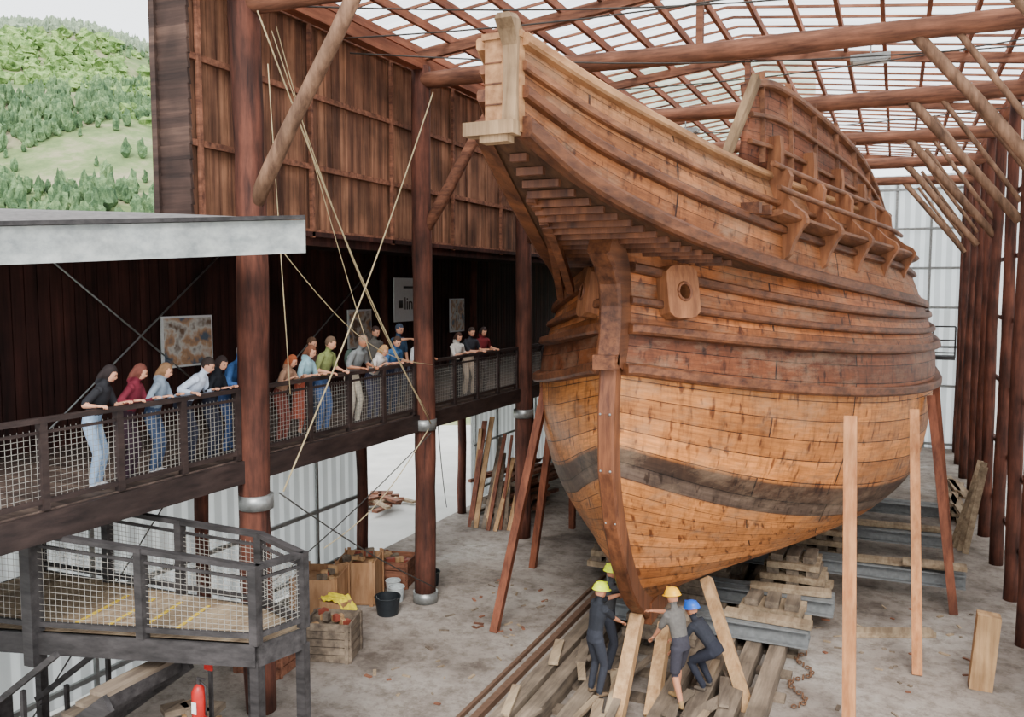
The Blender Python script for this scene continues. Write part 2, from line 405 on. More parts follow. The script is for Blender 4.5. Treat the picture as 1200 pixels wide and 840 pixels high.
# ---------------------------------------------------------------- canopy
w=MB()
A=Vector((-6.98,9.0,6.98)); B=Vector((-10.9,4.0,6.60)); Cc=Vector((-9.0,9.32,6.98))
def fascia(p,q,h0,mi):
    d=(q-p); nn=Vector((d.y,-d.x,0)).normalized()*0.03
    vs=[p-nn,q-nn,q-nn+Vector((0,0,h0)),p-nn+Vector((0,0,h0)),p+nn,q+nn,q+nn+Vector((0,0,h0)),p+nn+Vector((0,0,h0))]
    w.add(vs,[(0,1,2,3),(4,7,6,5),(0,4,5,1),(3,2,6,7),(0,3,7,4),(1,5,6,2)],mi)
fascia(A,B,0.42,0); fascia(A,Cc,0.42,0)
up=Vector((0,0,0.43))
top=[B+up,A+up,Cc+up+Vector((0,0,.03)),Vector((-9.9,9.2,7.62)),Vector((-12.9,9.2,7.78)),Vector((-13.4,4.0,7.5))]
w.add(top,[(0,1,2,3,4,5)],1)
w.add([q-Vector((0,0,0.36)) for q in top],[(5,4,3,2,1,0)],2)
w.beam(B+Vector((0.05,-.05,.45)),A+Vector((0.05,-.05,.45)),0.07,0.05,2)
w.obj("entrance_canopy",[GREYF,ROOFTOP,BLK])

# ---------------------------------------------------------------- landing + stair
def stair_landing():
    e=empty("stair_landing",(-8,7.5,0))
    def ch(mb,name,mats):
        o=mb.obj(name,mats,e); o.location=(8,-7.5,0); return o
    LZ=2.45
    poly=[(-9.24,6.67),(-6.57,7.46),(-6.4,8.1),(-7.3,8.4),(-11.2,8.25),(-11.2,6.1)]
    d=MB(); d.prism(poly,LZ-0.06,LZ,0)
    for k in range(len(poly)-1):
        a=poly[k];b=poly[k+1]; d.beam((a[0],a[1],LZ-0.13),(b[0],b[1],LZ-0.13),0.08,0.26,1)
    d.beam((-11.2,6.1,LZ-.13),(-9.24,6.67,LZ-.13),0.08,0.26,1)
    for k in range(4): d.beam((-9.0+k*0.42,7.05+k*0.12,LZ+0.006),(-9.2+k*0.42,8.0+k*0.05,LZ+0.006),0.05,0.008,2)
    ch(d,"deck",[PALE,BLK,plain("yellow_tread_strip",S(214,180,60),0.7)])
    r=MB(); railing(r,[(-9.24,6.67,LZ),(-6.57,7.46,LZ),(-6.4,8.1,LZ),(-7.3,8.4,LZ),(-11.2,8.25,LZ)],1.0,1.35,True,0.11,0.1,hs=[1.2,.9,.9,.95,1.05])
    r.box((-9.24,6.67,LZ+0.45),(0.17,0.17,1.7),0)
    railing(r,[(-9.24,6.67,LZ),(-11.2,6.1,LZ+0.1)],1.15,1.0)
    ch(r,"railing",[BLK,NETM])
    p=MB()
    for (x,y) in ((-6.6,7.5),(-6.42,8.1),(-7.35,8.3),(-11.1,8.1)): p.box((x,y,LZ/2-0.1),(0.12,0.12,LZ-0.2),0)
    ch(p,"posts",[BLK])
    s=MB(); n=11
    for k in range(n):
        f=k/(n-1); x=-8.0-2.4*f; z=2.0-1.85*f
        s.box((x,7.05,z),(0.25,1.1,0.05),0); s.box((x+0.12,7.05,z-0.1),(0.02,1.1,0.15),1)
    for y in (6.47,7.65):
        s.beam((-7.8,y,1.95),(-10.6,y,-0.1),0.06,0.2,1)
        s.beam((-8.6,y,2.36),(-10.6,y,0.9),0.06,0.07,1)
        for xx in (-9.2,-10.0,-10.5):
            zz=2.0+(xx+7.8)*0.75; s.box((xx,y,zz+0.42),(0.05,0.05,0.9),1)
    ch(s,"steps",[SLEEP,BLK])
stair_landing()

# ---------------------------------------------------------------- SHIP
CX=-3.6
def interp(tab,x,k=1):
    if x<=tab[0][0]: return tab[0][k]
    if x>=tab[-1][0]: return tab[-1][k]
    for i in range(len(tab)-1):
        if tab[i][0]<=x<=tab[i+1][0]:
            x0,x1=tab[i][0],tab[i+1][0]; t=(x-x0)/(x1-x0)
            y0,y1=tab[i][k],tab[i+1][k]
            ym=tab[i-1][k] if i>0 else y0-(y1-y0)
            xm=tab[i-1][0] if i>0 else x0-(x1-x0)
            yp=tab[i+2][k] if i+2<len(tab) else y1+(y1-y0)
            xp=tab[i+2][0] if i+2<len(tab) else x1+(x1-x0)
            m0=(y1-ym)/(x1-xm)*(x1-x0); m1=(yp-y0)/(xp-x0)*(x1-x0)
            t2=t*t;t3=t2*t
            return (2*t3-3*t2+1)*y0+(t3-2*t2+t)*m0+(-2*t3+3*t2)*y1+(t3-t2)*m1
STEM=[(1.35,13.3),(1.6,12.9),(2.0,12.4),(3.0,11.72),(4.0,11.36),(5.2,11.36),(6.0,11.6),(7.3,11.8)]
BT=[(1.3,.2),(1.45,1.8),(1.7,3.2),(2,3.7),(2.5,4.1),(3.2,4.3),(4,4.42),(5,4.48),(6,4.25),(7,3.9),(8,3.6)]
LT=[(1.35,9),(2,9.5),(3,10),(5,11.3),(7,11.5)]
PT=[(1.35,1.0),(3,1.0),(4.5,.86),(7,.88)]
ZM=[(1.4,1.35),(2.5,1.55),(4.0,1.95),(4.7,3.2),(5.45,4.5),(6.03,5.3),(7.1,6.1),(7.35,6.38)]
def hh(Y,z,y0s=None):
    y0=interp(STEM,z)
    if y0s is not None and y0s<y0:
        b=max(0,min(1,(Y-y0s)/2.6)); y0=y0s+(y0-y0s)*b*b*(3-2*b)
    s=max(0,min(1,(Y-y0)/interp(LT,z)))
    h=interp(BT,z)*max(0,math.sin(math.pi/2*s))**interp(PT,z)
    if Y>24: h*=1-((Y-24)/9.5)**2*(0.35+0.4*max(0,(4-z)/3))
    return max(0.10,h)
def strake(zs,Y):
    ys=interp(STEM,zs); sg=min(1,max(0,(Y-ys)/(24-ys)))
    w=1-(1-sg)**2.8; z=zs*(1-w)+interp(ZM,zs)*w
    if Y>24: z+=((Y-24)/9)**2*(0.4+0.5*(7-zs)/5.5)
    return z
def hpt(zs,Y,side=1,off=0.0):
    ys=interp(STEM,zs)
    z=strake(zs,Y); h=hh(Y,z,ys)
    p=Vector((CX+side*h,Y,z))
    if off:
        e=0.05
        yl=max(Y-e,ys)
        a=Vector((CX+side*hh(Y+e,strake(zs,Y+e),ys),Y+e,strake(zs,Y+e)))-Vector((CX+side*hh(yl,strake(zs,yl),ys),yl,strake(zs,yl)))
        z2=z+e; b=Vector((CX+side*hh(Y,z2,ys),Y,z2))-p
        n=a.cross(b).normalized()
        if n.x*side<0: n=-n
        p=p+n*off
    return p
NST=26; NR=NST*2; NC=80; YE=33.0
def zs_of(v): return 1.4+5.95*v
hullm=hullmat("hull_planking",[(0.0,S(184,120,66)),(0.42,S(210,142,78)),(0.4235,S(110,96,88)),(0.452,S(122,108,98)),(0.4625,S(72,56,46)),(0.492,S(84,60,44)),(0.498,S(208,138,72)),(0.672,S(218,148,80)),(0.676,S(138,82,48)),(0.77,S(124,72,42)),(0.775,S(176,110,60)),(1.0,S(164,100,58))],0.45,0.5,NST,6.5,0.4)
def build_hull():
    v=[];f=[];uv=[]
    for side in (1,-1):
        o=len(v)
        for j in range(NR+1):
            zs=zs_of(j/NR); ys=interp(STEM,zs); acc=0;pp=None
            for i in range(NC+1):
                t=(i/NC)**1.45; Y=ys+(YE-ys)*t
                q=hpt(zs,Y,side)
                if pp is not None: acc+=(q-pp).length
                pp=q
                v.append(q); uv.append((acc+(0.9 if side>0 else 2.7),j/NR*NST))
        for j in range(NR):
            for i in range(NC):
                a=o+j*(NC+1)+i; q=(a,a+1,a+NC+2,a+NC+1)
                f.append(q if side>0 else q[::-1])
    me=bpy.data.meshes.new("hull_shell"); me.from_pydata([tuple(p) for p in v],[],f)
    ul=me.uv_layers.new(name="UVMap")
    for l in me.loops: ul.data[l.index].uv=uv[l.vertex_index]
    me.materials.append(hullm)
    me.polygons.foreach_set("use_smooth",[True]*len(me.polygons))
    return me
SHIP=empty("wooden_ship",(CX,20,0))
def shipchild(me_or_mb,name,mats=None):
    if isinstance(me_or_mb,MB): me=me_or_mb.mesh(name,mats)
    else: me=me_or_mb
    o=bpy.data.objects.new(name,me); coll.objects.link(o); o.parent=SHIP; o.location=(-CX,-20,0); return o
shipchild(build_hull(),"hull_shell")
WALE=wood("wale_dark",S(66,36,24),S(130,80,50),1,10,0.5,0.25,0.06,0.4)
WALEC=wood("castle_rail_brown",S(92,54,35),S(152,100,66),1,10,0.55,0.25,0.06,0.4)
WALEL=wood("wale_light",S(138,94,60),S(190,142,98),1,10,0.65,0.25,0.06,0.35)
STEMM=wood("stem_oak",S(76,42,28),S(140,86,54),2,9,0.5,0.3,0.07,0.45)
PALEOAK=wood("oak_weathered",S(118,92,66),S(182,150,114),2,9,0.75,0.3,0.07,0.45)
KNEE=wood("knee_oak_brown",S(112,66,42),S(174,114,74),2,9,0.6,0.25,0.08,0.4)
def strip(mb,ptsfn,Ys,hgt,out,mi=0):
    ring=[]
    for Y in Ys:
        p,n=ptsfn(Y); u=Vector((0,0,1)); 
        b=n.copy(); u=(u-b*u.dot(b)).normalized()
        ring.append([p-u*hgt/2-n*0.03,p-u*hgt/2+n*out*0.8,p-u*hgt*0.3+n*out,p+u*hgt*0.3+n*out,p+u*hgt/2+n*out*0.8,p+u*hgt/2-n*0.03])
    vs=[q for r in ring for q in r]; k=6; fs=[]
    for i in range(len(ring)-1):
        for j in range(k-1): fs.append((i*k+j,i*k+j+1,(i+1)*k+j+1,(i+1)*k+j))
    fs.append(tuple(range(k))[::-1]); fs.append(tuple((len(ring)-1)*k+j for j in range(k)))
    mb.add(vs,fs,mi,False)
w=MB()
def walefn(zs,side):
    def fn(Y):
        p=hpt(zs,Y,side); q=hpt(zs,Y,side,1.0); return p,(q-p).normalized()
    return fn
for side in (1,-1):
    for (zs,hg,out) in ((5.42,0.17,0.16),(5.98,0.16,0.15),(6.38,0.12,0.11),(6.85,0.14,0.12)):
        ys=interp(STEM,zs)+0.08
        Ys=[ys+(YE-ys)*(i/60)**1.4 for i in range(61)]
        strip(w,walefn(zs,side),Ys,hg,out,0)
shipchild(w,"wales",[WALE])

# castle sides
YT=7.8
C0=[(7.8,.17,8.06),(9,.42,7.67),(10.5,.80,7.35),(12,1.22,7.1),(14,1.80,6.84),(16,2.48,6.6),(17.5,3.02,6.44),(20,3.86,6.2),(22,4.12,6.1),(24,4.2,6.05),(33,3.2,6.5)]
TT=[(7.8,.18,8.95),(9,.50,8.74),(10.5,.80,8.6),(13,1.30,8.42),(16,2.05,8.25),(20,2.95,8.1),(24,3.3,8.0),(33,2.7,8.8)]
KK=[(13.4,1.42,9.6),(14.5,1.62,9.8),(16,2.0,9.72),(19,2.7,9.3),(21,3.05,8.75),(22.8,3.25,8.1)]
def castle(Y,t,side):
    h=interp(C0,Y)*(1-t)+interp(TT,Y)*t+0.10*math.sin(math.pi*t)*min(1,(Y-YT)/4); z=interp(C0,Y,2)*(1-t)+interp(TT,Y,2)*t
    return Vector((CX+side*h,Y,z))
def castle2(Y,t,side):
    h=interp(TT,Y)*(1-t)+interp(KK,Y)*t; z=interp(TT,Y,2)*(1-t)+interp(KK,Y,2)*t
    return Vector((CX+side*(h+0.06*math.sin(math.pi*t)),Y,z))
cm=hullmat("castle_planking",[(0.0,S(160,102,62)),(0.45,S(168,110,68)),(0.75,S(176,122,80)),(1.0,S(186,140,102))],0.4,0.6,8,5.5,0.5)
cm2=hullmat("upper_castle_planking",[(0.0,S(120,70,48)),(1.0,S(140,90,64))],0.35,0.7,8,5.5,0.25)
def sheet(fn,Ya,Yb,ny,nt,rows,name,mat,both=True,thick=0.08):
    v=[];f=[];uv=[]
    for side in (1,-1):
        o=len(v)
        for j in range(nt+1):
            for i in range(ny+1):
                Y=Ya+(Yb-Ya)*i/ny; v.append(tuple(fn(Y,j/nt,side))); uv.append((Y*1.0,j/nt*rows))
        for j in range(nt):
            for i in range(ny):
                a=o+j*(ny+1)+i; q=(a,a+1,a+ny+2,a+ny+1); f.append(q if side>0 else q[::-1])
    me=bpy.data.meshes.new(name); me.from_pydata(v,[],f); ul=me.uv_layers.new(name="UVMap")
    for l in me.loops: ul.data[l.index].uv=uv[l.vertex_index]
    me.materials.append(mat); me.polygons.foreach_set("use_smooth",[True]*len(me.polygons))
    o=shipchild(me,name); md=o.modifiers.new("s","SOLIDIFY"); md.thickness=thick; md.offset=-1
    return o
sheet(castle,YT,33,80,8,8,"castle_side",cm)
sheet(castle2,13.4,22.7,40,6,7,"upper_castle_side",cm2)
w=MB()
def cfn(fn,t,side,dz=0):
    def g(Y):
        p=fn(Y,t,side); a=fn(Y+0.05,t,side)-fn(Y-0.05,t,side); b=fn(Y,min(1,t+0.05),side)-fn(Y,max(0,t-0.05),side)
        n=a.cross(b).normalized()
        if n.x*side<0:n=-n
        return p+Vector((0,0,dz)),n
    return g
for side in (1,-1):
    Ys=[YT+(33-YT)*(i/70)**1.2 for i in range(71)]
    strip(w,cfn(castle,0.04,side),Ys,0.2,0.15,0)
    strip(w,cfn(castle,0.42,side),Ys,0.12,0.11,0)
    strip(w,cfn(castle,0.70,side),Ys,0.09,0.08,2)
    strip(w,cfn(castle,0.98,side),Ys,0.12,0.11,1)
    Y2=[13.45+9.2*i/40 for i in range(41)]
    for t,hg,o in ((0.3,0.07,0.08),(0.62,0.07,0.08),(0.98,0.12,0.12)): strip(w,cfn(castle2,t,side),Y2,hg,o,2)
shipchild(w,"castle_rails",[WALE,WALEL,WALEC])
w=MB()
def cross(mb,Ya,Yb,hf,zf,mi,n=30):
    vs=[];fs=[]
    for i in range(n+1):
        Y=Ya+(Yb-Ya)*i/n
        for s_ in (1,-1): vs.append((CX+s_*hf(Y),Y,zf(Y)))
    for i in range(n): fs.append((2*i,2*i+1,2*i+3,2*i+2))
    mb.add(vs,fs,mi)
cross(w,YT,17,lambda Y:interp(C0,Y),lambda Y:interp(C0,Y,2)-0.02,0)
cross(w,YT+.1,33,lambda Y:interp(C0,Y)*0.5+interp(TT,Y)*0.5-.05,lambda Y:interp(C0,Y,2)*.5+interp(TT,Y,2)*.5,1)
cross(w,13.4,22.3,lambda Y:interp(TT,Y)-.05,lambda Y:interp(TT,Y,2)-0.1,1)
for k in range(17):
    Y=8.2+k*0.3; h=interp(C0,Y)-0.16; z=interp(C0,Y,2)-0.06
    if h>0.05: w.beam((CX-h,Y,z),(CX+h,Y,z),0.08,0.08,2)
a=[castle2(22.7,0,1),castle2(22.7,1,1),castle2(22.7,1,-1),castle2(22.7,0,-1)]; w.add(a,[(0,1,2,3)],2)
tr=[castle(33,1,1),castle(33,0,1)]+[hpt(7.1-5.7*k/12,33,1) for k in range(13)]
tl=[Vector((2*CX-p.x,p.y,p.z)) for p in tr]
w.add(tr+tl[::-1],[tuple(range(len(tr)*2))],1)
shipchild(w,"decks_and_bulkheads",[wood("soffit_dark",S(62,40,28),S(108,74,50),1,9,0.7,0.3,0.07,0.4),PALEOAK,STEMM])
# beak front : plain end board, head timber rising and curving forward, projecting cross timber below
w=MB()
w.box((CX,YT-.02,8.5),(0.34,0.08,0.92),1)
hx=CX+0.12
prof=[(YT-.08,8.05),(YT-.05,8.35),(YT-.03,8.65),(YT-.04,8.86),(YT-.12,8.99),(YT-.2,9.07),(YT-.2,9.12)]
hws=(.075,.07,.07,.08,.09,.09,.06)
ring=[]
for (y_,z_),hw in zip(prof,hws):
    ring+= [Vector((hx-hw,y_-.07,z_)),Vector((hx+hw,y_-.07,z_)),Vector((hx+hw,y_+.12,z_+.03)),Vector((hx-hw,y_+.12,z_+.03))]
n_=len(prof); fs=[(0,3,2,1),tuple(range(4*n_-4,4*n_))]
for i in range(n_-1):
    for j in range(4): fs.append((i*4+j,i*4+(j+1)%4,(i+1)*4+(j+1)%4,(i+1)*4+j))
w.add(ring,fs,0)
w.beam((CX-.34,YT-.12,8.07),(CX+.2,YT-.12,8.07),0.2,0.13,0); w.box((CX-.02,YT-.11,7.97),(0.3,0.16,0.07),0)
w.box((CX+.185,YT,8.53),(0.05,0.10,0.98),1)
w.beam((CX-.2,YT-.02,8.97),(CX+.22,YT-.02,8.97),0.12,0.06,1)
for k in range(3): w.box((CX-.08,YT-.065,8.32+k*0.2),(0.18,0.012,0.012),2)
shipchild(w,"beak_post",[PALEOAK,WALEL,WALE])
w=MB()
pts=[(15.5,1.2),(14.2,1.2),(13.5,1.24)]+[(interp(STEM,max(z,1.36)),z) for z in (1.5,1.75,2.1,2.6,3.2,4.0,4.8,5.45)]
def plate(mb,pts,thick,w_,mi,side_out=-1,back=0.4):
    ring=[]
    n=len(pts)
    for i,(y,z) in enumerate(pts):
        a=pts[max(0,i-1)];b=pts[min(n-1,i+1)]; t=Vector((0,b[0]-a[0],b[1]-a[1])).normalized(); nn=Vector((0,t.z,-t.y))
        if nn.y>0 and abs(nn.y)>0.5: nn=-nn
        if abs(nn.y)<=0.5 and nn.z>0: nn=-nn
        p=Vector((CX,y,z)); X=Vector((w_/2,0,0))
        ring.append([p-X-nn*back,p-X+nn*thick*0.85,p-X*0.75+nn*thick,p+X*0.75+nn*thick,p+X+nn*thick*0.85,p+X-nn*back])
    vs=[q for r in ring for q in r];fs=[];k=6
    for i in range(n-1):
        for j in range(k): fs.append((i*k+j,i*k+(j+1)%k,(i+1)*k+(j+1)%k,(i+1)*k+j))
    fs.append(tuple(range(k))[::-1]); fs.append(tuple((n-1)*k+j for j in range(k)))
    mb.add(vs,fs,mi)
plate(w,pts,0.2,0.24,0,back=0.25)
plate(w,[(11.36,5.42),(11.5,5.8),(11.55,6.3),(11.45,6.7),(11.2,7.0),(10.9,7.2)],0.26,0.32,1,back=0.3)
w.box((CX,11.15,5.52),(0.32,0.2,0.2),1)
w.beam((CX,13.2,1.27),(CX,33,1.27),0.3,0.36,0)
for (y,z) in pts[4:]:
    for s_ in (0.07,-0.07): w.ell((CX+s_,y-0.2,z),(0.018,0.02,0.018),2,6,4)
shipchild(w,"stem_and_keel",[STEMM,WALE,METAL])
w=MB()
for (ya,ha,yb,hb,zb) in ((9.2,0.30,12.6,1.05,6.5),(10.1,0.5,13.2,1.45,6.4)):
    za=interp(C0,ya,2)-0.04
    P=[]
    for k in range(9):
        t=k/8; P.append((CX-(ha+(hb-ha)*t),ya+(yb-ya)*t,za+(zb-za)*(t**1.5)))
    for k in range(8): w.beam(P[k],P[k+1],0.11,0.13,0)
shipchild(w,"head_knees",[STEMM])
# hawse pieces
w=MB()
for s_ in (1,-1):
    zs=6.6; Y=12.5; p=hpt(zs,Y,s_); q=hpt(zs,Y,s_,1.0); nn=(q-p).normalized()
    t=nn.cross(Vector((0,0,1))).normalized(); u=t.cross(nn)
    if u.z<0:u=-u
    nseg=24
    front=[];back=[];inner=[];deep=[]
    for k in range(nseg):
        a=2*math.pi*k/nseg; d=Vector((math.cos(a),math.sin(a)))
        rr=0.36/max(abs(d.x)*1.05,abs(d.y)*0.86,0.78)
        front.append(p+nn*0.2+t*(d.x*rr*0.92)+u*(d.y*rr*0.92)); back.append(p-nn*0.12+t*(d.x*rr)+u*(d.y*rr))
        inner.append(p+nn*0.22+t*(d.x*0.125)+u*(d.y*0.125)); deep.append(p+nn*0.0+t*(d.x*0.12)+u*(d.y*0.12))
    vs=front+back+inner+deep; fs=[]
    for k in range(nseg):
        k2=(k+1)%nseg
        fs+= [(nseg+k,nseg+k2,k2,k),(k,k2,2*nseg+k2,2*nseg+k),(2*nseg+k,2*nseg+k2,3*nseg+k2,3*nseg+k)]
    w.add(vs,fs,0); w.add(deep,[tuple(range(nseg))],1)
    w.tube([inner[k] for k in list(range(nseg))+[0]],0.025,2,6)
shipchild(w,"hawse_pieces",[KNEE,plain("hole_dark",S(14,10,8),0.9),STEMM])
# channel shelf + brackets + upright knees
w=MB()
for s_ in (1,-1):
    Ys=[13.6+7.9*i/24 for i in range(25)]
    strip(w,cfn(castle,0.50,s_),Ys,0.09,0.36,0)
    for j,Y in enumerate((14.4,15.9,17.4,18.9,20.4)):
        p,nn=cfn(castle,0.5,s_)(Y)
        tt=Vector((nn.y,-nn.x,0)).normalized()*0.075
        prof=[(0.0,0.0),(0.42,0.0),(0.42,-0.08),(0.33,-0.16),(0.22,-0.34),(0.16,-0.52),(0.0,-0.64)]
        vs=[]
        for sgn in (1,-1):
            for (a,b) in prof: vs.append(p+nn*a+Vector((0,0,b))+tt*sgn)
        m=len(prof); w.add(vs,[tuple(range(m)),tuple(range(m,2*m))[::-1]]+[(i,(i+1)%m,m+(i+1)%m,m+i) for i in range(m)],1)
        fr=[];bk=[]
        for t,a in ((0.5,.42),(0.55,.40),(0.62,.29),(0.72,.22),(0.82,.27),(0.9,.36),(0.96,.35),(1.0,.28)):
            q,n2=cfn(castle,t,s_)(Y); fr.append(q+n2*a); bk.append(q-n2*0.01)
        for t,a in ((0.12,.22),(0.28,.2),(0.42,.17)):
            q,n2=cfn(castle2,t,s_)(Y); fr.append(q+n2*a); bk.append(q-n2*0.01)
        L=fr+bk[::-1]; m=len(L); vs=[x+tt for x in L]+[x-tt for x in L]
        half=len(fr); fs=[(i,(i+1)%m,m+(i+1)%m,m+i) for i in range(m)]
        for i in range(half-1):
            fs.append((i,i+1,m-2-i,m-1-i)); fs.append((m+i,m+m-1-i,m+m-2-i,m+i+1))
        w.add(vs,fs,1)
    for t,zo,of in ((0.75,0.02,.26),(0.97,0.04,.28)):
        P=[]
        for i in range(25):
            Y=13.9+7.4*i/24
            q,n2=cfn(castle,t,s_)(Y); P.append(q+n2*of+Vector((0,0,zo)))
        w.tube(P,0.045,0,6)
    for Y in (14.0,15.2,16.4,17.6,18.8,20.0,21.2):
        q=castle2(Y,1,s_); b_=castle2(Y,0.1,s_); d_=(q-b_).normalized()
        w.beam(b_+Vector((s_*.05,0,0)),q+d_*0.14+Vector((s_*.05,0,0)),0.1,0.08,0,up=(0,1,0))
shipchild(w,"channel_and_knees",[WALEC,KNEE])
w=MB()
w.beam((-2.42,13.0,8.35),(-1.98,13.2,9.62),0.28,0.10,0,up=(1,0,0)); w.beam((-4.8,13.0,8.35),(-5.2,13.2,9.3),0.26,0.10,0,up=(1,0,0))
w.beam((-2.9,13.1,7.7),(-1.85,12.95,7.7),0.16,0.16,1); w.beam((-4.3,13.1,7.7),(-5.35,12.95,7.7),0.16,0.16,1)
w.beam((-2.9,13.5,7.7),(-1.75,13.35,7.7),0.14,0.14,1)
for Y in (9.6,10.5,11.6,12.6): 
    for s_ in (1,-1):
        q=castle(Y,1,s_); w.beam(q+Vector((-s_*.08,0,-.3)),q+Vector((-s_*.08,0,.12)),0.1,0.1,1)
shipchild(w,"timberheads",[PALEOAK,WALE])
# ---------------------------------------------------------------- shores
def shore(a,b,w_,mat):
    m=MB(); m.beam(a,b,w_,w_,0,up=(0,1,0)); o=m.obj("hull_shore",[mat])
shore((-6.8,14.3,0),(-6.2,15.5,4.75),0.15,SHORED)
shore((-7.6,18.1,0),(-6.85,17.5,3.9),0.15,SHORED)
shore((-7.9,21.6,0),(-7.6,20.8,2.6),0.15,SHORED)
shore((-0.42,12.8,0),(-0.56,13.4,4.66),0.18,SHORE)
shore((0.53,15.6,0),(0.36,16.9,4.35),0.16,SHORE)
shore((1.26,18.9,0),(0.72,19.8,4.3),0.16,SHORED)
shore((1.35,21.5,0),(0.9,22.2,4.3),0.16,SHORED)
shore((1.4,25,0),(1.0,25.5,4.3),0.16,SHORED)
shore((-1.85,13.0,0),(-2.8,14.3,1.6),0.17,PALEZ)
shore((-3.6,11.7,0),(-3.62,12.95,1.3),0.2,PALEZ)
shore((-3.2,12.3,0),(-3.3,13.5,1.0),0.2,PALEZ)
shore((-8.0,25,0),(-7.8,24.5,3.4),0.16,SHORED)

# cradle
def ibeam(mb,a,b,h=0.3,w_=0.26,mi=0):
    a=Vector(a);b=Vector(b);Z=Vector((0,0,1))
    mb.beam(a+Z*(h/2-0.015),b+Z*(h/2-0.015),w_,0.03,mi); mb.beam(a-Z*(h/2-0.015),b-Z*(h/2-0.015),w_,0.03,mi); mb.beam(a,b,0.025,h-0.03,mi)
for (y,xa,xb) in ((15.2,-5.0,-1.2),(16.9,-5.4,-0.9),(19.6,-6.0,1.5),(22.6,-6.2,1.4),(25.6,-6.4,1.4)):
    m=MB(); ibeam(m,(xa,y,0.48),(xb,y,0.48)); ibeam(m,(xa,y+0.32,0.48),(xb,y+0.32,0.48)); m.obj("cradle_steel_beam",[STEEL])
m=MB()
for x in (-5.1,-4.75,-4.2,-3.0,-2.55,-2.1,-1.7): m.beam((x,8.6+U(0,1.5),0.16),(x,30,0.16),0.26,0.3,0)
for y in np.arange(9.2,30,0.9): m.beam((-5.4,y,0.03),(-1.4,y,0.03),0.24,0.08,0)
m.obj("slipway_timbers",[SLEEP])
m=MB(); m.beam((-5.6,7,0.05),(-5.6,30,0.05),0.12,0.1,0); m.beam((-5.85,7,0.03),(-5.85,30,0.03),0.06,0.08,0); m.obj("slipway_rail",[plain("rusty_steel",S(110,84,68),0.7,0.2)])
for y in (14.5,15.9,17.9,18.7,21,23.9,27,30):
    m=MB(); z=0.33
    while z<0.95: m.box((CX+U(-.05,.05),y+U(-.03,.03),z+0.07),(1.5-z*0.6,0.3,0.135),0); z+=0.145
    m.obj("keel_block_stack",[SLEEP])
for (cx,cy,n_,l,wd_) in ((-1.75,18.25,6,1.5,1.0),(-1.9,16.05,4,1.3,.7),(-5.6,18.2,4,1.1,.8),(-1.4,21.1,6,1.4,.9)):
    m=MB(); z0=0.32
    for k in range(n_):
        if k%2==0:
            for q in (-.35,0,.35): m.box((cx+U(-.03,.03),cy+q*wd_,z0+0.13*k+0.065),(l*(1-.08*k),0.24,0.125),k%2,Matrix.Rotation(U(-.05,.05),3,'Z'))
        else:
            for q in (-.35,0,.35): m.box((cx+q*l*(1-.08*k),cy+U(-.03,.03),z0+0.13*k+0.065),(0.24,wd_*(1-.05*k),0.125),k%2,Matrix.Rotation(U(-.05,.05),3,'Z'))
    m.obj("timber_crib",[PALE,SLEEP])
m2=MB()
for (x,y,z,l,a) in ((0.2,19.7,0.70,2.0,0.05),(-1.7,17.0,0.70,1.5,0.1),(-1.9,15.3,0.70,1.5,-0.05),(0.3,22.8,0.70,2.2,0.02),(0.9,19.5,0.80,1.2,0.0),(0.1,17.2,.06,1.6,.4)):
    m2.box((x,y,z),(l,0.26,0.1),0,Matrix.Rotation(a,3,'Z'))
m2.obj("loose_boards",[PALE])
m=MB()
for k in range(46):
    x=U(-5.2,-1.8);y=U(9.6,13.8);a=U(-.4,.4); m.box((x,y,0.34+0.04*R()),(0.08+0.1*R(),U(.3,1.3),0.05),k%2,Matrix.Rotation(a,3,'Z'))
m.obj("offcut_scatter",[PALE,SLEEP])
m=MB()
for k in range(90):
    x,y=(U(-8,-6.2),U(11,17)) if k%2 else (U(-1.2,1.6),U(12,19))
    m.box((x,y,0.012),(U(.02,.07),U(.05,.22),0.02),k%3,Matrix.Rotation(U(-1.6,1.6),3,'Z'))
m.obj("wood_chip_litter",[PALE,SLEEP,LOGX])
m=MB(); 
for k in range(26):
    c=Vector((-1.25+0.15*math.sin(k*0.5),13.5+k*0.085,0.04)); rt=Matrix.Rotation(1.57*(k%2),3,'Y')
    P=[c+rt@Vector((0.035*math.cos(a),0.06*math.sin(a),0)) for a in [2*math.pi*q/10 for q in range(11)]]
    m.tube(P,0.012,0,5)
m.obj("mooring_chain",[plain("rust_chain",S(120,88,66),0.7,0.4)])

m=MB(); m.box((1.5,15.5,0.62),(0.34,0.28,1.25),0,Matrix.Rotation(0.07,3,'Y')); m.obj("timber_baulk",[PALEZ])
m=MB()
for k in range(20): m.box((U(1.5,2.0),U(27,30),0.06+0.06*(k%8)),(U(.15,.3),U(1.6,2.6),0.07),0,Matrix.Rotation(U(-.15,.15),3,'Z'))
for k in range(8): m.beam((1.75-0.1*(k%3),23.4+k*.2,0.02),(2.1,23.4+k*.2,2.2+U(-.5,.6)),0.14,0.04,0,up=(0,1,0))
m.obj("plank_stack",[PALE])
m=MB()
for k in range(70): m.box((U(-10.8,-9.5),U(22.4,24.7),0.07+0.11*(k%10)+U(0,.03)),(U(.08,.2),U(1.2,2.3),0.09),k%2,Matrix.Rotation(U(-.35,.35),3,'Z')@Matrix.Rotation(U(-.06,.06),3,'X'))
m.obj("timber_pile",[SLEEP,LOGX])
m=MB()
for k in range(13):
    x=-10.6+0.1*k+U(-.05,.05); m.beam((x,20.6+U(-.2,.3),0),(x-0.1+U(-.2,.2),21.6+U(-.1,.3),U(1.7,3.0)),U(.06,.16),0.04,k%3,up=(0,1,0))
m.obj("leaning_planks",[PALEZ,SHORED,SLEEP])
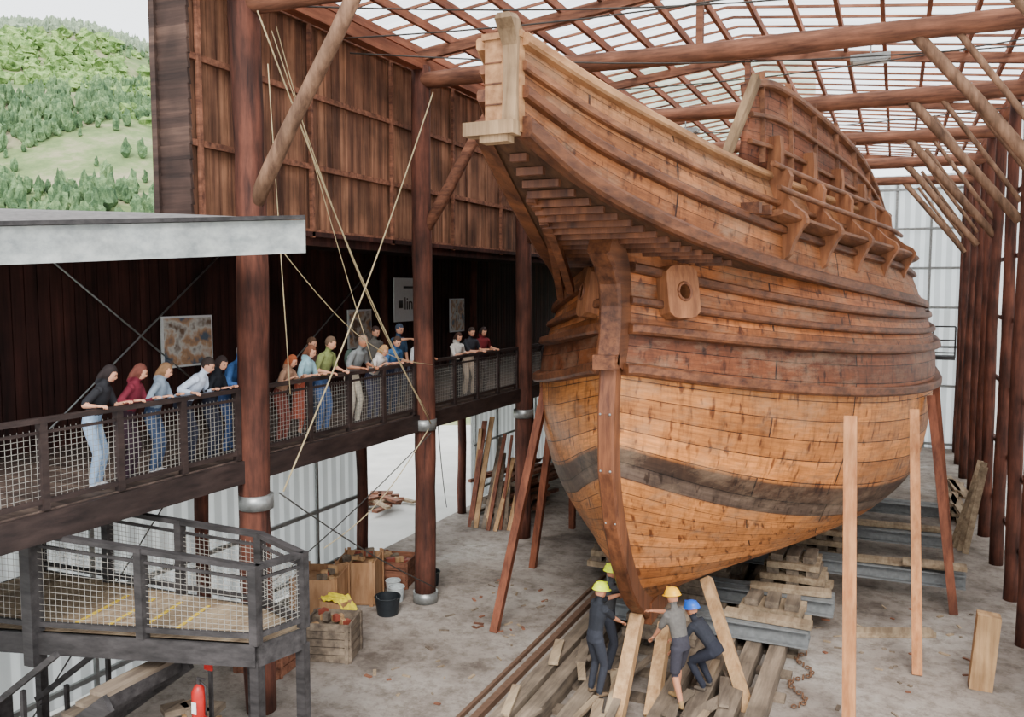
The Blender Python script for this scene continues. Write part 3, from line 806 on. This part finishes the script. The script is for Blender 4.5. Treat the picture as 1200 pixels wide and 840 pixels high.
def crate(name,c,sz,rot,mat,slats=4,open_top=True,fill=True):
    e=MB(); x,y,z=sz; Rm=Matrix.Rotation(rot,3,'Z'); C=Vector(c)
    def bx(p,s,mi=0): e.box(C+Rm@Vector(p),s,mi,Rm)
    hs=z/slats
    for k in range(slats):
        zz=hs*(k+0.5)
        for s_ in (1,-1):
            bx((0,s_*(y/2-0.012),zz),(x,0.024,hs*0.9)); bx((s_*(x/2-0.012),0,zz),(0.024,y-0.05,hs*0.9))
    for sx in (1,-1):
        for sy in (1,-1): bx((sx*(x/2+0.012),sy*(y/2-0.05),z/2),(0.024,0.07,z)); bx((sx*(x/2-0.05),sy*(y/2+0.012),z/2),(0.07,0.024,z))
    bx((0,0,0.03),(x-0.05,y-0.05,0.03))
    if fill:
        for k in range(12): 
            p=Vector((U(-x*.36,x*.36),U(-y*.28,y*.28),z*U(.8,1.02))); e.box(C+Rm@p,(U(.08,.22),U(.06,.16),U(.06,.18)),1+k%3,Rm@Matrix.Rotation(U(-1,1),3,'Z'))
        bx((0,0,z*0.8),(x-.06,y-.06,0.02))
    e.obj(name,[mat,PALEZ,plain("tool_red",S(130,62,48),0.6),SLEEP])
CR=wood("crate_ply",S(146,104,70),S(188,146,108),2,6,0.7,0.1,0.2,0.25)
crate("wooden_cabinet",(-10.3,13.6,0),(0.9,1.0,0.95),0.35,CR,1)
crate("wooden_cabinet",(-10.15,14.75,0),(0.8,0.9,0.95),0.35,CR,1)
crate("tool_crate",(-10.0,15.9,0),(0.8,0.8,0.6),0.2,LOGX,3)
crate("pallet_crate",(-9.0,12.2,0),(0.85,0.7,0.7),0.3,SLEEP,5)
crate("scrap_box",(-9.7,11.3,0),(0.9,0.7,0.5),0.1,LOGX,3)
def bucket(c,r,h,mat):
    e=MB(); x,y,z=c; seg=20
    e.tube([(x,y,z),(x,y,z+h)],[r*0.8,r],0,seg,caps=False); e.tube([(x,y,z+0.01),(x,y,z+0.02)],[r*0.8,r*0.8],0,seg)
    e.tube([(x+r*math.cos(a),y+r*math.sin(a),z+h) for a in [2*math.pi*k/seg for k in range(seg+1)]],0.012,0,6)
    e.tube([(x+r*math.cos(a),y-0.1*math.sin(a),z+h-0.08*math.sin(a)) for a in [math.pi*k/10 for k in range(11)]],0.006,1,5)
    e.obj("bucket",[mat,METAL])
BKB=plain("bucket_black",S(34,38,42),0.5); BKW=plain("bucket_white",S(190,196,196),0.5)
bucket((-9.15,14.25,0),0.26,0.36,BKB); bucket((-9.65,15.25,0),0.16,0.3,BKW); bucket((-9.38,14.95,0),0.17,0.3,BKW); bucket((-9.2,16.1,0),0.2,0.3,BKB)
m=MB()
bm_pts=[]
nx=14
for i in range(nx+1):
    for j in range(nx+1):
        bm_pts.append((-9.75+0.6*i/nx,12.8+0.4*j/nx,0.70+0.07*noise.noise(Vector((i*.5,j*.5,0)))-0.25*max(0,(i-10)/4)))
m.add(bm_pts,[(i*(nx+1)+j,(i+1)*(nx+1)+j,(i+1)*(nx+1)+j+1,i*(nx+1)+j+1) for i in range(nx) for j in range(nx)],0,True)
m.box((-9.5,13.0,0.33),(0.5,0.36,0.64),1)
m.obj("covered_box",[plain("yellow_cloth",S(226,204,50),0.8),CR])
RED=plain("extinguisher_red",S(170,34,30),0.35)
def exting(c):
    e=MB();x,y,z=c
    e.tube([(x,y,z),(x,y,z+.03),(x,y,z+.42),(x,y,z+.48),(x,y,z+.51)],[.075,.085,.085,.055,.025],0,16)
    e.box((x,y,z+.54),(.05,.03,.06),1); e.box((x+.04,y,z+.58),(.12,.02,.02),1)
    e.tube([(x+.03,y,z+.54),(x+.1,y,z+.5),(x+.11,y,z+.3),(x+.1,y,z+.15)],.012,1,6)
    e.box((x,y-.086,z+.25),(.07,.004,.14),2)
    e.obj("fire_extinguisher",[RED,BLK,WHITEM])
exting((-7.30,7.3,1.4))
m=MB(); m.box((-7.30,7.35,1.37),(0.32,0.3,0.04),0)
for sx in (-.13,.13):
    for sy in (-.12,.12): m.box((-7.30+sx,7.35+sy,0.675),(0.04,0.04,1.35),0)
m.box((-7.30,7.49,1.7),(0.05,0.03,0.95),0); m.box((-7.30,7.46,2.08),(0.12,0.02,0.14),1)
m.obj("extinguisher_stand",[BLK,RED])
m=MB()
for k in range(60): m.box((-7.95+U(-.25,.25),7.9+U(-.2,.2),0.06+0.09*(k%14)),(U(.12,.3),U(.15,.4),0.08),k%2,Matrix.Rotation(U(-.6,.6),3,'Z'))
m.obj("firewood_stack",[PALEZ,SLEEP])
HY=plain("helmet_lime",S(206,222,30),0.35,0,0.03)
HO=plain("helmet_orange_yellow",S(240,178,24),0.35,0,0.03)
HB=plain("helmet_blue",S(30,90,190),0.35,0,0.03)
def helmet(mb,c,mi,rot=None,k=1.0):
    c=Vector(c); rot=rot or Matrix.Identity(3)
    vs=[];fs=[];seg=18;rn=7
    for i in range(rn+1):
        th=math.pi/2*i/rn
        for j in range(seg):
            ph=2*math.pi*j/seg; rx=.112;ry=.135
            vs.append(c+rot@(Vector((rx*math.sin(th)*math.cos(ph),ry*math.sin(th)*math.sin(ph),.12*math.cos(th)))*k))
    for j in range(seg):
        ph=2*math.pi*j/seg; f=1.1+0.3*max(0,math.sin(ph))**3
        vs.append(c+rot@(Vector((.112*f*math.cos(ph),.135*f*math.sin(ph),-0.012))*k))
    for i in range(rn+1):
        for j in range(seg): fs.append((i*seg+j,(i+1)*seg+j,(i+1)*seg+(j+1)%seg,i*seg+(j+1)%seg))
    mb.add(vs,fs,mi,True)
    mb.beam(c+rot@Vector((0,-.1,.085))*k,c+rot@Vector((0,.1,.085))*k,.02*k,.05*k,mi)
m=MB()
for k in range(4): helmet(m,(-10.55+0.3*(k%2),6.75,1.05+0.28*(k//2)),0)
for z in (1.01,1.29): m.box((-10.4,6.75,z),(0.7,0.32,0.03),1)
for x in (-10.75,-10.05): m.box((x,6.75,0.7),(0.05,0.32,1.4),1)
m.obj("hard_hat_rack",[HY,BLK])

def rope(a,b,sag,r=0.014,mat=ROPE,nm="hanging_rope"):
    a=Vector(a);b=Vector(b);m=MB(); P=[a.lerp(b,t/14)-Vector((0,0,sag*math.sin(math.pi*t/14))) for t in range(15)]
    m.tube(P,r,0,6); m.obj(nm,[mat])
rope((-8.5,15.1,10.4),(-8.55,10.4,3.4),0.25,0.014)
rope((-8.5,10.0,10.5),(-8.55,15.0,3.8),0.35,0.013)
rope((-8.5,10.3,10.3),(-8.55,14.9,4.0),0.55,0.008)
rope((-8.5,10.2,9.8),(-8.5,10.55,4.9),0.0,0.008)
rope((-8.5,10.4,10.4),(-8.5,12.9,5.1),0.1,0.007)
rope((-8.5,10.3,7.2),(-8.5,15.0,5.0),0.5,0.007)
rope((-8.55,10.3,3.4),(-8.5,15.0,0.4),0.1,0.012,CABLE)
rope((-8.55,15.0,3.6),(-10.8,10.4,0.4),0.2,0.012,CABLE)
rope((-8.55,14.9,3.7),(-9.0,12,2.0),0.3,0.010)
rope((-8.55,15.3,3.7),(-11.2,20.5,0.5),0.2,0.012,CABLE)
rope((-11.3,8,0.2),(-11.3,11.2,3.4),0.0,0.012,CABLE)

def poster(nm,y,z,w_,h,cols,sc):
    e=MB(); e.box((-12.12,y,z),(0.04,w_,h),0); e.box((-12.095,y,z),(0.012,w_-0.08,h-0.08),1)
    m,nt,b=base("print_"+nm+str(y),0.4); tc=N(nt,"ShaderNodeTexCoord"); n=N(nt,"ShaderNodeTexNoise"); n.inputs["Scale"].default_value=sc; n.inputs["Detail"].default_value=3
    nt.links.new(tc.outputs["Object"],n.inputs["Vector"]); r=ramp(nt,cols); nt.links.new(n.outputs["Fac"],r.inputs["Fac"]); nt.links.new(r.outputs["Color"],b.inputs["Base Color"])
    e.obj("framed_print",[WHITEM,m])
pc=[(0.35,S(94,106,120)),(0.45,S(190,146,108)),(0.55,S(214,210,200)),(0.65,S(120,94,76))]
poster("a",12.1,5.55,1.25,0.95,pc,3); poster("b",17.75,5.55,1.0,0.95,pc,3); poster("c",22.9,5.75,0.9,1.0,pc,4); poster("d",28,6.0,0.8,0.9,pc,4)
e=empty("hanging_banner",(-11.9,19.85,6.25))
m=MB(); m.box((0,0,0),(0.03,1.7,1.15),0); m.box((0.02,-0.55,-0.12),(0.01,0.2,0.2),1); m.box((0.02,0.1,0.33),(0.01,1.0,0.06),1); m.obj("cloth",[WHITEM,BLK],e)
tx=bpy.data.curves.new("banner_text","FONT"); tx.body="linza"; tx.size=0.48; tx.extrude=0.004
to=bpy.data.objects.new("banner_text",tx); coll.objects.link(to); to.parent=e; to.rotation_euler=(math.pi/2,0,math.pi/2); to.location=(0.022,-0.38,-0.26); tx.materials.append(BLK)

# ---------------------------------------------------------------- hillside
def hillz(x,y):
    d=math.hypot(x,y); az=math.degrees(math.atan2(y,x))
    z=max(0,(d-42))*0.375
    if d>160: z=0.375*118+ (d-160)*0.16
    z*=1+0.16*noise.noise(Vector((x*.022,y*.022,0)))+0.06*noise.noise(Vector((x*.07,y*.07,3)))
    z*=1+0.06*math.sin(math.radians((az-128)*9))
    return z-0.3
m,nt,b=base("hillside_green",0.95)
tc=N(nt,"ShaderNodeTexCoord"); n=N(nt,"ShaderNodeTexNoise"); n.inputs["Scale"].default_value=0.06; n.inputs["Detail"].default_value=12; n.inputs["Roughness"].default_value=0.75
nt.links.new(tc.outputs["Object"],n.inputs["Vector"]); r=ramp(nt,[(0.38,S(80,98,62)),(0.48,S(108,126,78)),(0.55,S(140,138,106)),(0.66,S(162,150,130))]); nt.links.new(n.outputs["Fac"],r.inputs["Fac"]); nt.links.new(r.outputs["Color"],b.inputs["Base Color"])
HILLM=m
v=[];f=[];na=90;nr=80
for i in range(nr+1):
    d=42+ (260-42)*i/nr
    for j in range(na+1):
        a=math.radians(95+75*j/na); x=d*math.cos(a);y=d*math.sin(a); v.append((x,y,hillz(x,y)))
for i in range(nr):
    for j in range(na): a=i*(na+1)+j; f.append((a,a+1,a+na+2,a+na+1))
m=MB(); m.add(v,f,0,True); m.obj("hillside",[HILLM])
def treemat(name,a,b_,c):
    m,nt,b=base(name,0.95)
    tc=N(nt,"ShaderNodeTexCoord"); n=N(nt,"ShaderNodeTexNoise"); n.inputs["Scale"].default_value=0.5; n.inputs["Detail"].default_value=14; n.inputs["Roughness"].default_value=0.9
    nt.links.new(tc.outputs["Object"],n.inputs["Vector"]); r=ramp(nt,[(0.42,a),(0.5,b_),(0.58,c)]); nt.links.new(n.outputs["Fac"],r.inputs["Fac"]); nt.links.new(r.outputs["Color"],b.inputs["Base Color"]); return m
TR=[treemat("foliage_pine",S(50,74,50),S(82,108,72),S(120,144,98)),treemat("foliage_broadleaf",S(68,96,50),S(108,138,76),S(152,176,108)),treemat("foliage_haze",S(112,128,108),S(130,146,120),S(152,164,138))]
bmx=bmesh.new(); bmesh.ops.create_icosphere(bmx,subdivisions=2,radius=1.0)
iv=[Vector(q.co) for q in bmx.verts]; ifc=[tuple(q.index for q in fc.verts) for fc in bmx.faces]; bmx.free()
variants=[]
for q_ in range(18):
    off=Vector((q_*3.1,q_*1.7,0)); variants.append([1+1.2*noise.noise(q*3.4+off) for q in iv])
m=MB()
for k in range(9500):
    a=math.radians(U(125,149)); d=44+ (175)*R()**0.62
    x=d*math.cos(a);y=d*math.sin(a); z=hillz(x,y)
    nn_=noise.noise(Vector((x*.03,y*.03,5)))+U(-.2,.2)
    con=nn_>-0.02
    if noise.noise(Vector((x*.05,y*.05,9)))>0.22 and R()<.9: continue
    if d>140 and noise.noise(Vector((x*.03,y*.03,19)))>0.0 and R()<.7: continue
    s_=U(.3,.85) if con else U(.4,1.05)
    if d>150: s_*=1.15
    dv=variants[k%18]; vs=[]; ca=math.cos(k);sa=math.sin(k)
    for q,dd in zip(iv,dv):
        qx=q.x*ca-q.y*sa; qy=q.x*sa+q.y*ca
        if con:
            tz=(q.z+1)/2; rr=(1-tz*0.6)*.8; vs.append((x+qx*s_*rr*dd,y+qy*s_*rr*dd,z+s_*(-0.1+tz*2.7*(.7+.3*dd))))
        else: vs.append((x+qx*s_*dd,y+qy*s_*dd,z+s_*.45+q.z*s_*dd*0.9))
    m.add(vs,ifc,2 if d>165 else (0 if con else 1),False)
m.obj("hillside_forest",TR)

# ---------------------------------------------------------------- people
SK=[plain("skin_light",S(212,154,124),0.55,0,0.04),plain("skin_tan",S(180,122,92),0.55,0,0.04)]
_mc={}
def cloth(c):
    if c not in _mc: _mc[c]=plain("cloth_%d_%d_%d"%c,S(*c),0.85,0,0.08,25)
    return _mc[c]
def ik(a,t,l1,l2,pole):
    d=t-a; L=d.length; mx=(l1+l2)*0.995
    if L>mx: t=a+d*(mx/L); d=t-a; L=mx
    if L<abs(l1-l2)+.02: L=abs(l1-l2)+.02
    x=(l1*l1-l2*l2+L*L)/(2*L); h=math.sqrt(max(0,l1*l1-x*x)); dn=d.normalized()
    p=pole-dn*pole.dot(dn)
    if p.length<1e-4: p=Vector((0,0,-1))
    return a+dn*x+p.normalized()*h, t
EYE=plain("eye_dark",S(40,28,24),0.3); LIP=plain("lip",S(168,92,82),0.5)
def person(name,pos,ang,Ht=1.7,lean=0.15,crouch=0.0,hands=None,top=(40,40,45),sleeve=0.55,bottom=(50,60,90),kind='pants',hair=(50,34,26),long=False,helm=None,look=0.35,turn=0.0,sk=0,slim=0.95,shoe=(60,55,55),stance=0.11,step=0.0,pack=None):
    k=Ht/1.75; pos=Vector(pos); ang=math.radians(ang)
    W=Matrix.Translation(pos)@Matrix.Rotation(ang-math.pi/2,4,'Z'); Wi=W.inverted()
    mb=MB(); seg=[]
    V=lambda x,y,z: Vector((x,y,z))*k
    def limb(p,r,lab,ry=None,right=None):
        mb.tube(p,[q*k for q in r],0,12,rx=[q*k for q in ry] if ry else None,right=right)
        for i in range(len(p)-1):
            ra=max(r[i],ry[i]) if ry else r[i]; rb=max(r[i+1],ry[i+1]) if ry else r[i+1]
            seg.append((p[i],p[i+1],ra*k,rb*k,lab))
    P=V(0,-crouch*0.35-math.sin(lean)*0.08,0.95-crouch); s=Vector((0,math.sin(lean),math.cos(lean)))*k
    wa=P+s*.14; ch=P+s*.35; sh=P+s*.49; nk=P+s*.56
    X=(1,0,0)
    sl=slim
    limb([P-s*.10,P+s*0.02,wa],[.10,.118,.105],2,[.14*sl,.168*sl,.148*sl],X)
    limb([wa-s*.03,P+s*.25,ch,sh,sh+s*.045],[.108,.112,.122,.098,.05],1,[.15*sl,.158*sl,.178*sl,.165*sl,.08*sl],X)
    hl=lean*0.4+look; hd=Vector((0,math.sin(hl),math.cos(hl)))
    limb([sh+s*.03,nk+s*.05],[.056,.05],0)
    HC=nk+s*.03+hd*(.115*k)
    HR=(Matrix.Rotation(turn,3,'Z')@Matrix.Rotation(-hl,3,'X'))
    mb.ell(HC,(.076*k,.096*k,.115*k),0,16,12,HR)
    mb.ell(HC+HR@V(0,.028,-.055),(.056*k,.062*k,.062*k),0,12,8,HR)
    mb.ell(HC+HR@V(0,.100,-.012),(.014*k,.022*k,.026*k),0,8,6,HR)
    for s_ in (1,-1): mb.ell(HC+HR@V(s_*.078,0,-.01),(.012*k,.022*k,.032*k),0,8,6,HR)
    if not helm:
        mb.ell(HC+HR@V(0,-.018,.022),(.088*k,.1*k,.11*k),0,14,10,HR)
        if long:
            mb.tube([HC+HR@V(0,-.05,.05),HC+HR@V(0,-.075,-.08),HC+HR@V(0,-.085,-.2)],[.06*k,.055*k,.03*k],0,12,rx=[.09*k,.1*k,.075*k],right=HR@Vector((1,0,0)))
    seg.append((HC,HC+HR@V(0,.02,-.04),.09*k,.07*k,9))
    if long and not helm: seg.append((HC+HR@V(0,-.07,-.05),HC+HR@V(0,-.085,-.2),.07*k,.06*k,4))
    for i,s_ in enumerate((1,-1)):
        hip=P+V(s_*.088*sl,0,-.03); fy=step*(0.5 if s_>0 else -0.5)
        an=V(s_*stance,fy,.085)
        kn,an=ik(hip,an,.43*k,.43*k,Vector((s_*.15,1,0)))
        if kind=='pants':
            limb([hip,hip.lerp(kn,.5),kn],[.095,.085,.066],2); limb([kn,kn.lerp(an,.35),an+V(0,0,.02)],[.066,.064,.052],2)
        elif kind=='shorts':
            limb([hip,hip.lerp(kn,.5),hip.lerp(kn,.92)],[.098,.09,.08],2); limb([hip.lerp(kn,.8),kn,kn.lerp(an,.35),an],[.06,.055,.056,.036],0)
        else:
            limb([hip,kn],[.08,.055],0); limb([kn,kn.lerp(an,.35),an],[.055,.054,.036],0)
        limb([an+V(0,-.035,-.03),an+V(0,.06,-.045),an+V(0,.16,-.052)],[.04,.038,.026],3,[.042,.046,.036],X)
        limb([an+V(0,0,.03),an+V(0,0,-.03)],[.042,.042],3)
    if kind=='skirt': limb([P+s*.08,P+V(0,0,-.15),P+V(0,.01,-.58)],[.11,.14,.19],2,[.15,.18,.23],X)
    HND=[]
    for i,s_ in enumerate((1,-1)):
        sp_=sh+Vector((s_*.172*sl*k,0,0))-s*.015
        if hands and hands[i] is not None: tg=Wi@Vector(hands[i])
        else: tg=sp_+V(s_*.06,.06,-.5)
        up_=tg.z>sp_.z
        el,wr=ik(sp_,tg,.285*k,.255*k,Vector((s_*.7,-.5,-1.0 if not up_ else -.3)))
        limb([sp_-Vector((s_*.03*k,0,0)),sp_],[.06,.06],1)
        se=sp_.lerp(el,min(1,sleeve*1.6)) 
        if sleeve<0.6:
            limb([sp_,se],[.062,.055],1); limb([sp_.lerp(el,.5),el],[.042,.038],0); limb([el,el.lerp(wr,.3),wr],[.038,.037,.025],0)
        else:
            limb([sp_,el],[.06,.048],1); limb([el,el.lerp(wr,.85)],[.048,.036],1); limb([el.lerp(wr,.7),wr],[.028,.025],0)
        HND.append((wr,(wr-el).normalized(),s_))
    if pack: 
        mb.ell(ch+V(0,-.17,-.02),(.13*k,.09*k,.2*k),0,12,8); seg.append((ch+V(0,-.18,.08),ch+V(0,-.18,-.1),.11*k,.11*k,5))
    me=mb.mesh("tmp",[]); ob=bpy.data.objects.new("tmp",me); coll.objects.link(ob)
    rm=ob.modifiers.new("r","REMESH"); rm.mode='VOXEL'; rm.voxel_size=0.0155; rm.use_smooth_shade=True
    sm=ob.modifiers.new("s","SMOOTH"); sm.iterations=3; sm.factor=0.5
    dg=bpy.context.evaluated_depsgraph_get(); res=bpy.data.meshes.new_from_object(ob.evaluated_get(dg)); bpy.data.objects.remove(ob)
    nf=len(res.polygons); nv=len(res.vertices)
    cen=np.empty(nf*3); res.polygons.foreach_get("center",cen); cen=cen.reshape(-1,3)
    best=np.full(nf,1e9); lab=np.zeros(nf,int)
    for (a,b_,ra,rb,l) in seg:
        A=np.array(a);B=np.array(b_);AB=B-A; t=np.clip(((cen-A)@AB)/max(AB@AB,1e-9),0,1)
        dd=np.linalg.norm(cen-(A+t[:,None]*AB),axis=1)-(ra+(rb-ra)*t)
        mk=dd<best; best[mk]=dd[mk]; lab[mk]=l
    HRi=np.array(HR.inverted()); q=(cen-np.array(HC))@HRi.T/k
    head=(lab==9)
    if not helm:
        # hairline: high on the forehead, down past the ears and to the nape
        if long: hm=head&(((q[:,1]<.035)&(q[:,2]>-.09))|(q[:,2]>.066))
        else: hm=head&(((q[:,1]<-.012)&(q[:,2]>-.055))|((q[:,1]<.035)&(q[:,2]>.02))|(q[:,2]>.068))
        lab[hm]=4
    lab[lab==9]=0
    out=MB()
    co=np.empty(nv*3); res.vertices.foreach_get("co",co); out.v=[tuple(c) for c in co.reshape(-1,3)]
    out.f=[tuple(p.vertices) for p in res.polygons]; out.m=[int(x) for x in lab]; out.sm=[True]*nf
    bpy.data.meshes.remove(res)
    for s_ in (1,-1):
        out.ell(HC+HR@V(s_*.03,.087,.014),(.012*k,.008*k,.008*k),6,8,6,HR)
        out.ell(HC+HR@V(s_*.031,.088,.034),(.018*k,.006*k,.004*k),4,8,6,HR)
    out.ell(HC+HR@V(0,.090,-.062),(.022*k,.006*k,.006*k),7,8,6,HR)
    for (wr,d,s_) in HND:
        f=d.copy(); f=(f+Vector((0,.35,0))).normalized(); side=f.cross(Vector((0,0,1)))
        if side.length<.1: side=Vector((1,0,0))
        side.normalize(); nrm=side.cross(f).normalized()
        if nrm.z<0: nrm=-nrm
        th=-side if (side.x*s_)>0 else side
        out.tube([wr-d*.02*k,wr+f*.03*k,wr+f*.085*k],[.02*k,.017*k,.014*k],0,10,rx=[.024*k,.038*k,.042*k],right=side)
        for i,(o_,l) in enumerate(((-.031,.066),(-.0105,.074),(.0105,.07),(.031,.056))):
            b0=wr+f*.078*k-th*(o_*k)
            p1=b0+f*(l*.4*k); p2=p1+(f*.75-nrm*.66)*(l*.35*k); p3=p2+(f*.3-nrm*.95)*(l*.3*k)
            out.tube([b0,p1,p2,p3],[.0095*k,.009*k,.0085*k,.0065*k],0,6)
        b0=wr+f*.03*k+th*.03*k; p1=b0+(f*.5+th*.7)*.035*k; p2=p1+(f*.9+th*.2-nrm*.2)*.03*k
        out.tube([b0,p1,p2],[.013*k,.011*k,.008*k],0,6)
    if helm: helmet(out,HC+HR@V(0,-.005,.04),8,HR,k)
    ob=out.obj(name,[SK[sk],cloth(top),cloth(bottom),cloth(shoe),cloth(hair),cloth(pack or (60,60,60)),EYE,LIP,helm or SK[sk]])
    ob.matrix_world=W
    return ob
RX=-8.87;RZ=FZ+1.04
def spec(y,x=-9.22,dy=0.0,hand=True,**kw):
    ang=math.degrees(math.atan2(12.5-y,-3.0-x))
    ang=ang*0.75+kw.pop('da',0)
    kw['Ht']=kw.get('Ht',1.7)-.05; kw['lean']=kw.get('lean',.2)+.12
    hs=None
    if hand:
        sp_=kw.pop('hs',.2)
        hs=[(RX-.02,y+dy-sp_,RZ+.06),(RX-.02,y+dy+sp_,RZ+.06)]
    return person(kw.pop('name','leaning_spectator'),(x,y,FZ),ang,hands=hs,**kw)
spec(7.59,Ht=1.66,lean=.25,top=(34,34,38),bottom=(150,175,205),hair=(38,30,30),look=.4,name="woman_spectator",slim=.88,shoe=(220,220,220),long=True)
spec(8.11,Ht=1.62,lean=.2,top=(108,32,48),bottom=(52,34,44),sleeve=.9,hair=(104,58,48),long=True,name="woman_spectator",slim=.92,turn=.2,hs=.15)
spec(8.55,Ht=1.60,lean=.2,top=(128,142,156),bottom=(60,76,104),sleeve=.9,hair=(130,98,70),long=True,name="woman_spectator",slim=.88,shoe=(210,210,210),hs=.12)
spec(9.13,Ht=1.72,lean=.5,top=(196,206,224),bottom=(44,46,60),sleeve=.9,hair=(50,40,36),name="man_spectator")
spec(9.62,Ht=1.62,lean=.2,top=(28,30,36),bottom=(40,42,56),sleeve=.9,hair=(52,40,38),long=True,name="woman_spectator",slim=.9,turn=-.3,hs=.1)
spec(10.12,x=-9.35,Ht=1.78,lean=.3,top=(70,112,170),bottom=(60,84,130),sleeve=.9,hair=(150,144,138),name="man_spectator",sk=1,slim=1.05,hs=.15)
spec(11.2,Ht=1.55,lean=.3,top=(156,120,96),bottom=(120,60,50),hair=(150,78,44),long=True,name="woman_spectator",slim=.9,hs=.15)
spec(11.75,Ht=1.66,lean=.2,top=(150,186,196),bottom=(176,88,66),kind='skirt',hair=(112,70,50),long=True,name="woman_spectator",slim=.88,hs=.12)
spec(12.3,Ht=1.78,lean=.2,top=(128,138,84),bottom=(70,96,140),hair=(96,76,60),name="man_spectator",turn=.3)
spec(13.25,Ht=1.78,lean=.3,top=(120,124,124),bottom=(206,196,176),hair=(150,120,100),sk=1,name="man_spectator",pack=(60,74,66))
spec(13.9,Ht=1.62,lean=.5,top=(206,200,196),bottom=(60,60,80),hair=(176,136,92),long=True,name="woman_spectator",slim=.9,hs=.15)
spec(14.5,Ht=1.70,lean=.3,top=(54,96,140),bottom=(40,48,70),hair=(60,44,36),name="man_spectator",turn=-.3)
spec(15.5,Ht=1.72,lean=.35,top=(186,186,188),bottom=(60,60,70),hair=(70,52,44),sk=1,name="man_spectator")
person("pointing_spectator",(-9.85,15.85,FZ),-15,1.78,.05,hands=[(-9.3,15.5,FZ+1.5),None],top=(60,84,110),bottom=(50,50,60),hair=(70,80,96))
person("man_spectator",(-9.9,15.0,FZ),-15,1.76,.05,hands=None,top=(100,96,90),bottom=(60,60,66),hair=(60,44,40))
spec(17.3,Ht=1.62,lean=.15,top=(214,208,200),bottom=(30,30,36),hair=(70,48,40),long=True,name="woman_spectator",slim=.88)
spec(18.0,Ht=1.70,lean=.1,top=(46,46,52),bottom=(190,170,150),hair=(60,46,40),name="man_spectator",hs=.1)
spec(18.65,Ht=1.68,lean=.1,top=(110,34,40),bottom=(44,26,30),hair=(50,36,34),long=True,name="woman_spectator",slim=.9,hs=.15)
spec(12.75,x=-9.85,Ht=1.7,lean=.0,hand=False,top=(90,60,50),bottom=(70,80,96),hair=(80,56,40),name="man_spectator")
person("shipyard_worker",(-4.02,12.05,0.31),55,1.72,.15,hands=[(-3.72,12.45,1.35),(-3.78,12.6,1.75)],top=(36,38,44),bottom=(44,46,54),kind='pants',helm=HY,look=.1,sk=1,shoe=(110,90,70))
person("shipyard_worker",(-4.1,12.95,0.31),20,1.74,.1,hands=[(-3.76,12.9,1.9),(-3.78,13.1,1.6)],top=(60,60,62),bottom=(40,42,50),helm=HY,look=.0,sk=1,shoe=(110,90,70))
person("shipyard_worker",(-2.78,12.3,0.31),150,1.72,.28,hands=[(-3.3,12.62,1.55),(-3.25,12.4,1.15)],top=(96,92,88),bottom=(54,52,60),kind='shorts',helm=HO,look=.1,sk=1,step=.3,shoe=(150,120,80))
person("shipyard_worker",(-2.5,12.95,0.31),165,1.7,.75,crouch=.25,hands=[(-3.1,13.0,.95),(-3.1,12.85,.75)],top=(40,42,50),bottom=(34,36,46),helm=HB,look=-.1,sk=1,shoe=(90,80,70))

# ---------------------------------------------------------------- world, sun, camera
wd=bpy.data.worlds.new("overcast"); scene.world=wd; wd.use_nodes=True
bg=wd.node_tree.nodes["Background"]; bg.inputs[0].default_value=(0.92,0.96,1.0,1); bg.inputs[1].default_value=3.4
sd=bpy.data.lights.new("sun","SUN"); sd.energy=4.5; sd.angle=math.radians(25); sd.color=(1,0.97,0.93)
so=bpy.data.objects.new("sun",sd); coll.objects.link(so); so.rotation_euler=(math.radians(48),0,math.radians(20)); so.location=(5,-5,30)
cd=bpy.data.cameras.new("camera"); cam=bpy.data.objects.new("camera",cd); coll.objects.link(cam)
cd.lens=30; cd.sensor_width=36; cd.clip_end=1000
cam.location=(0,0,H); cam.rotation_euler=(math.radians(90-4.57),0,math.radians(24.2))
scene.camera=cam
print("faces",sum(len(o.data.polygons) for o in bpy.data.objects if o.type=='MESH'))
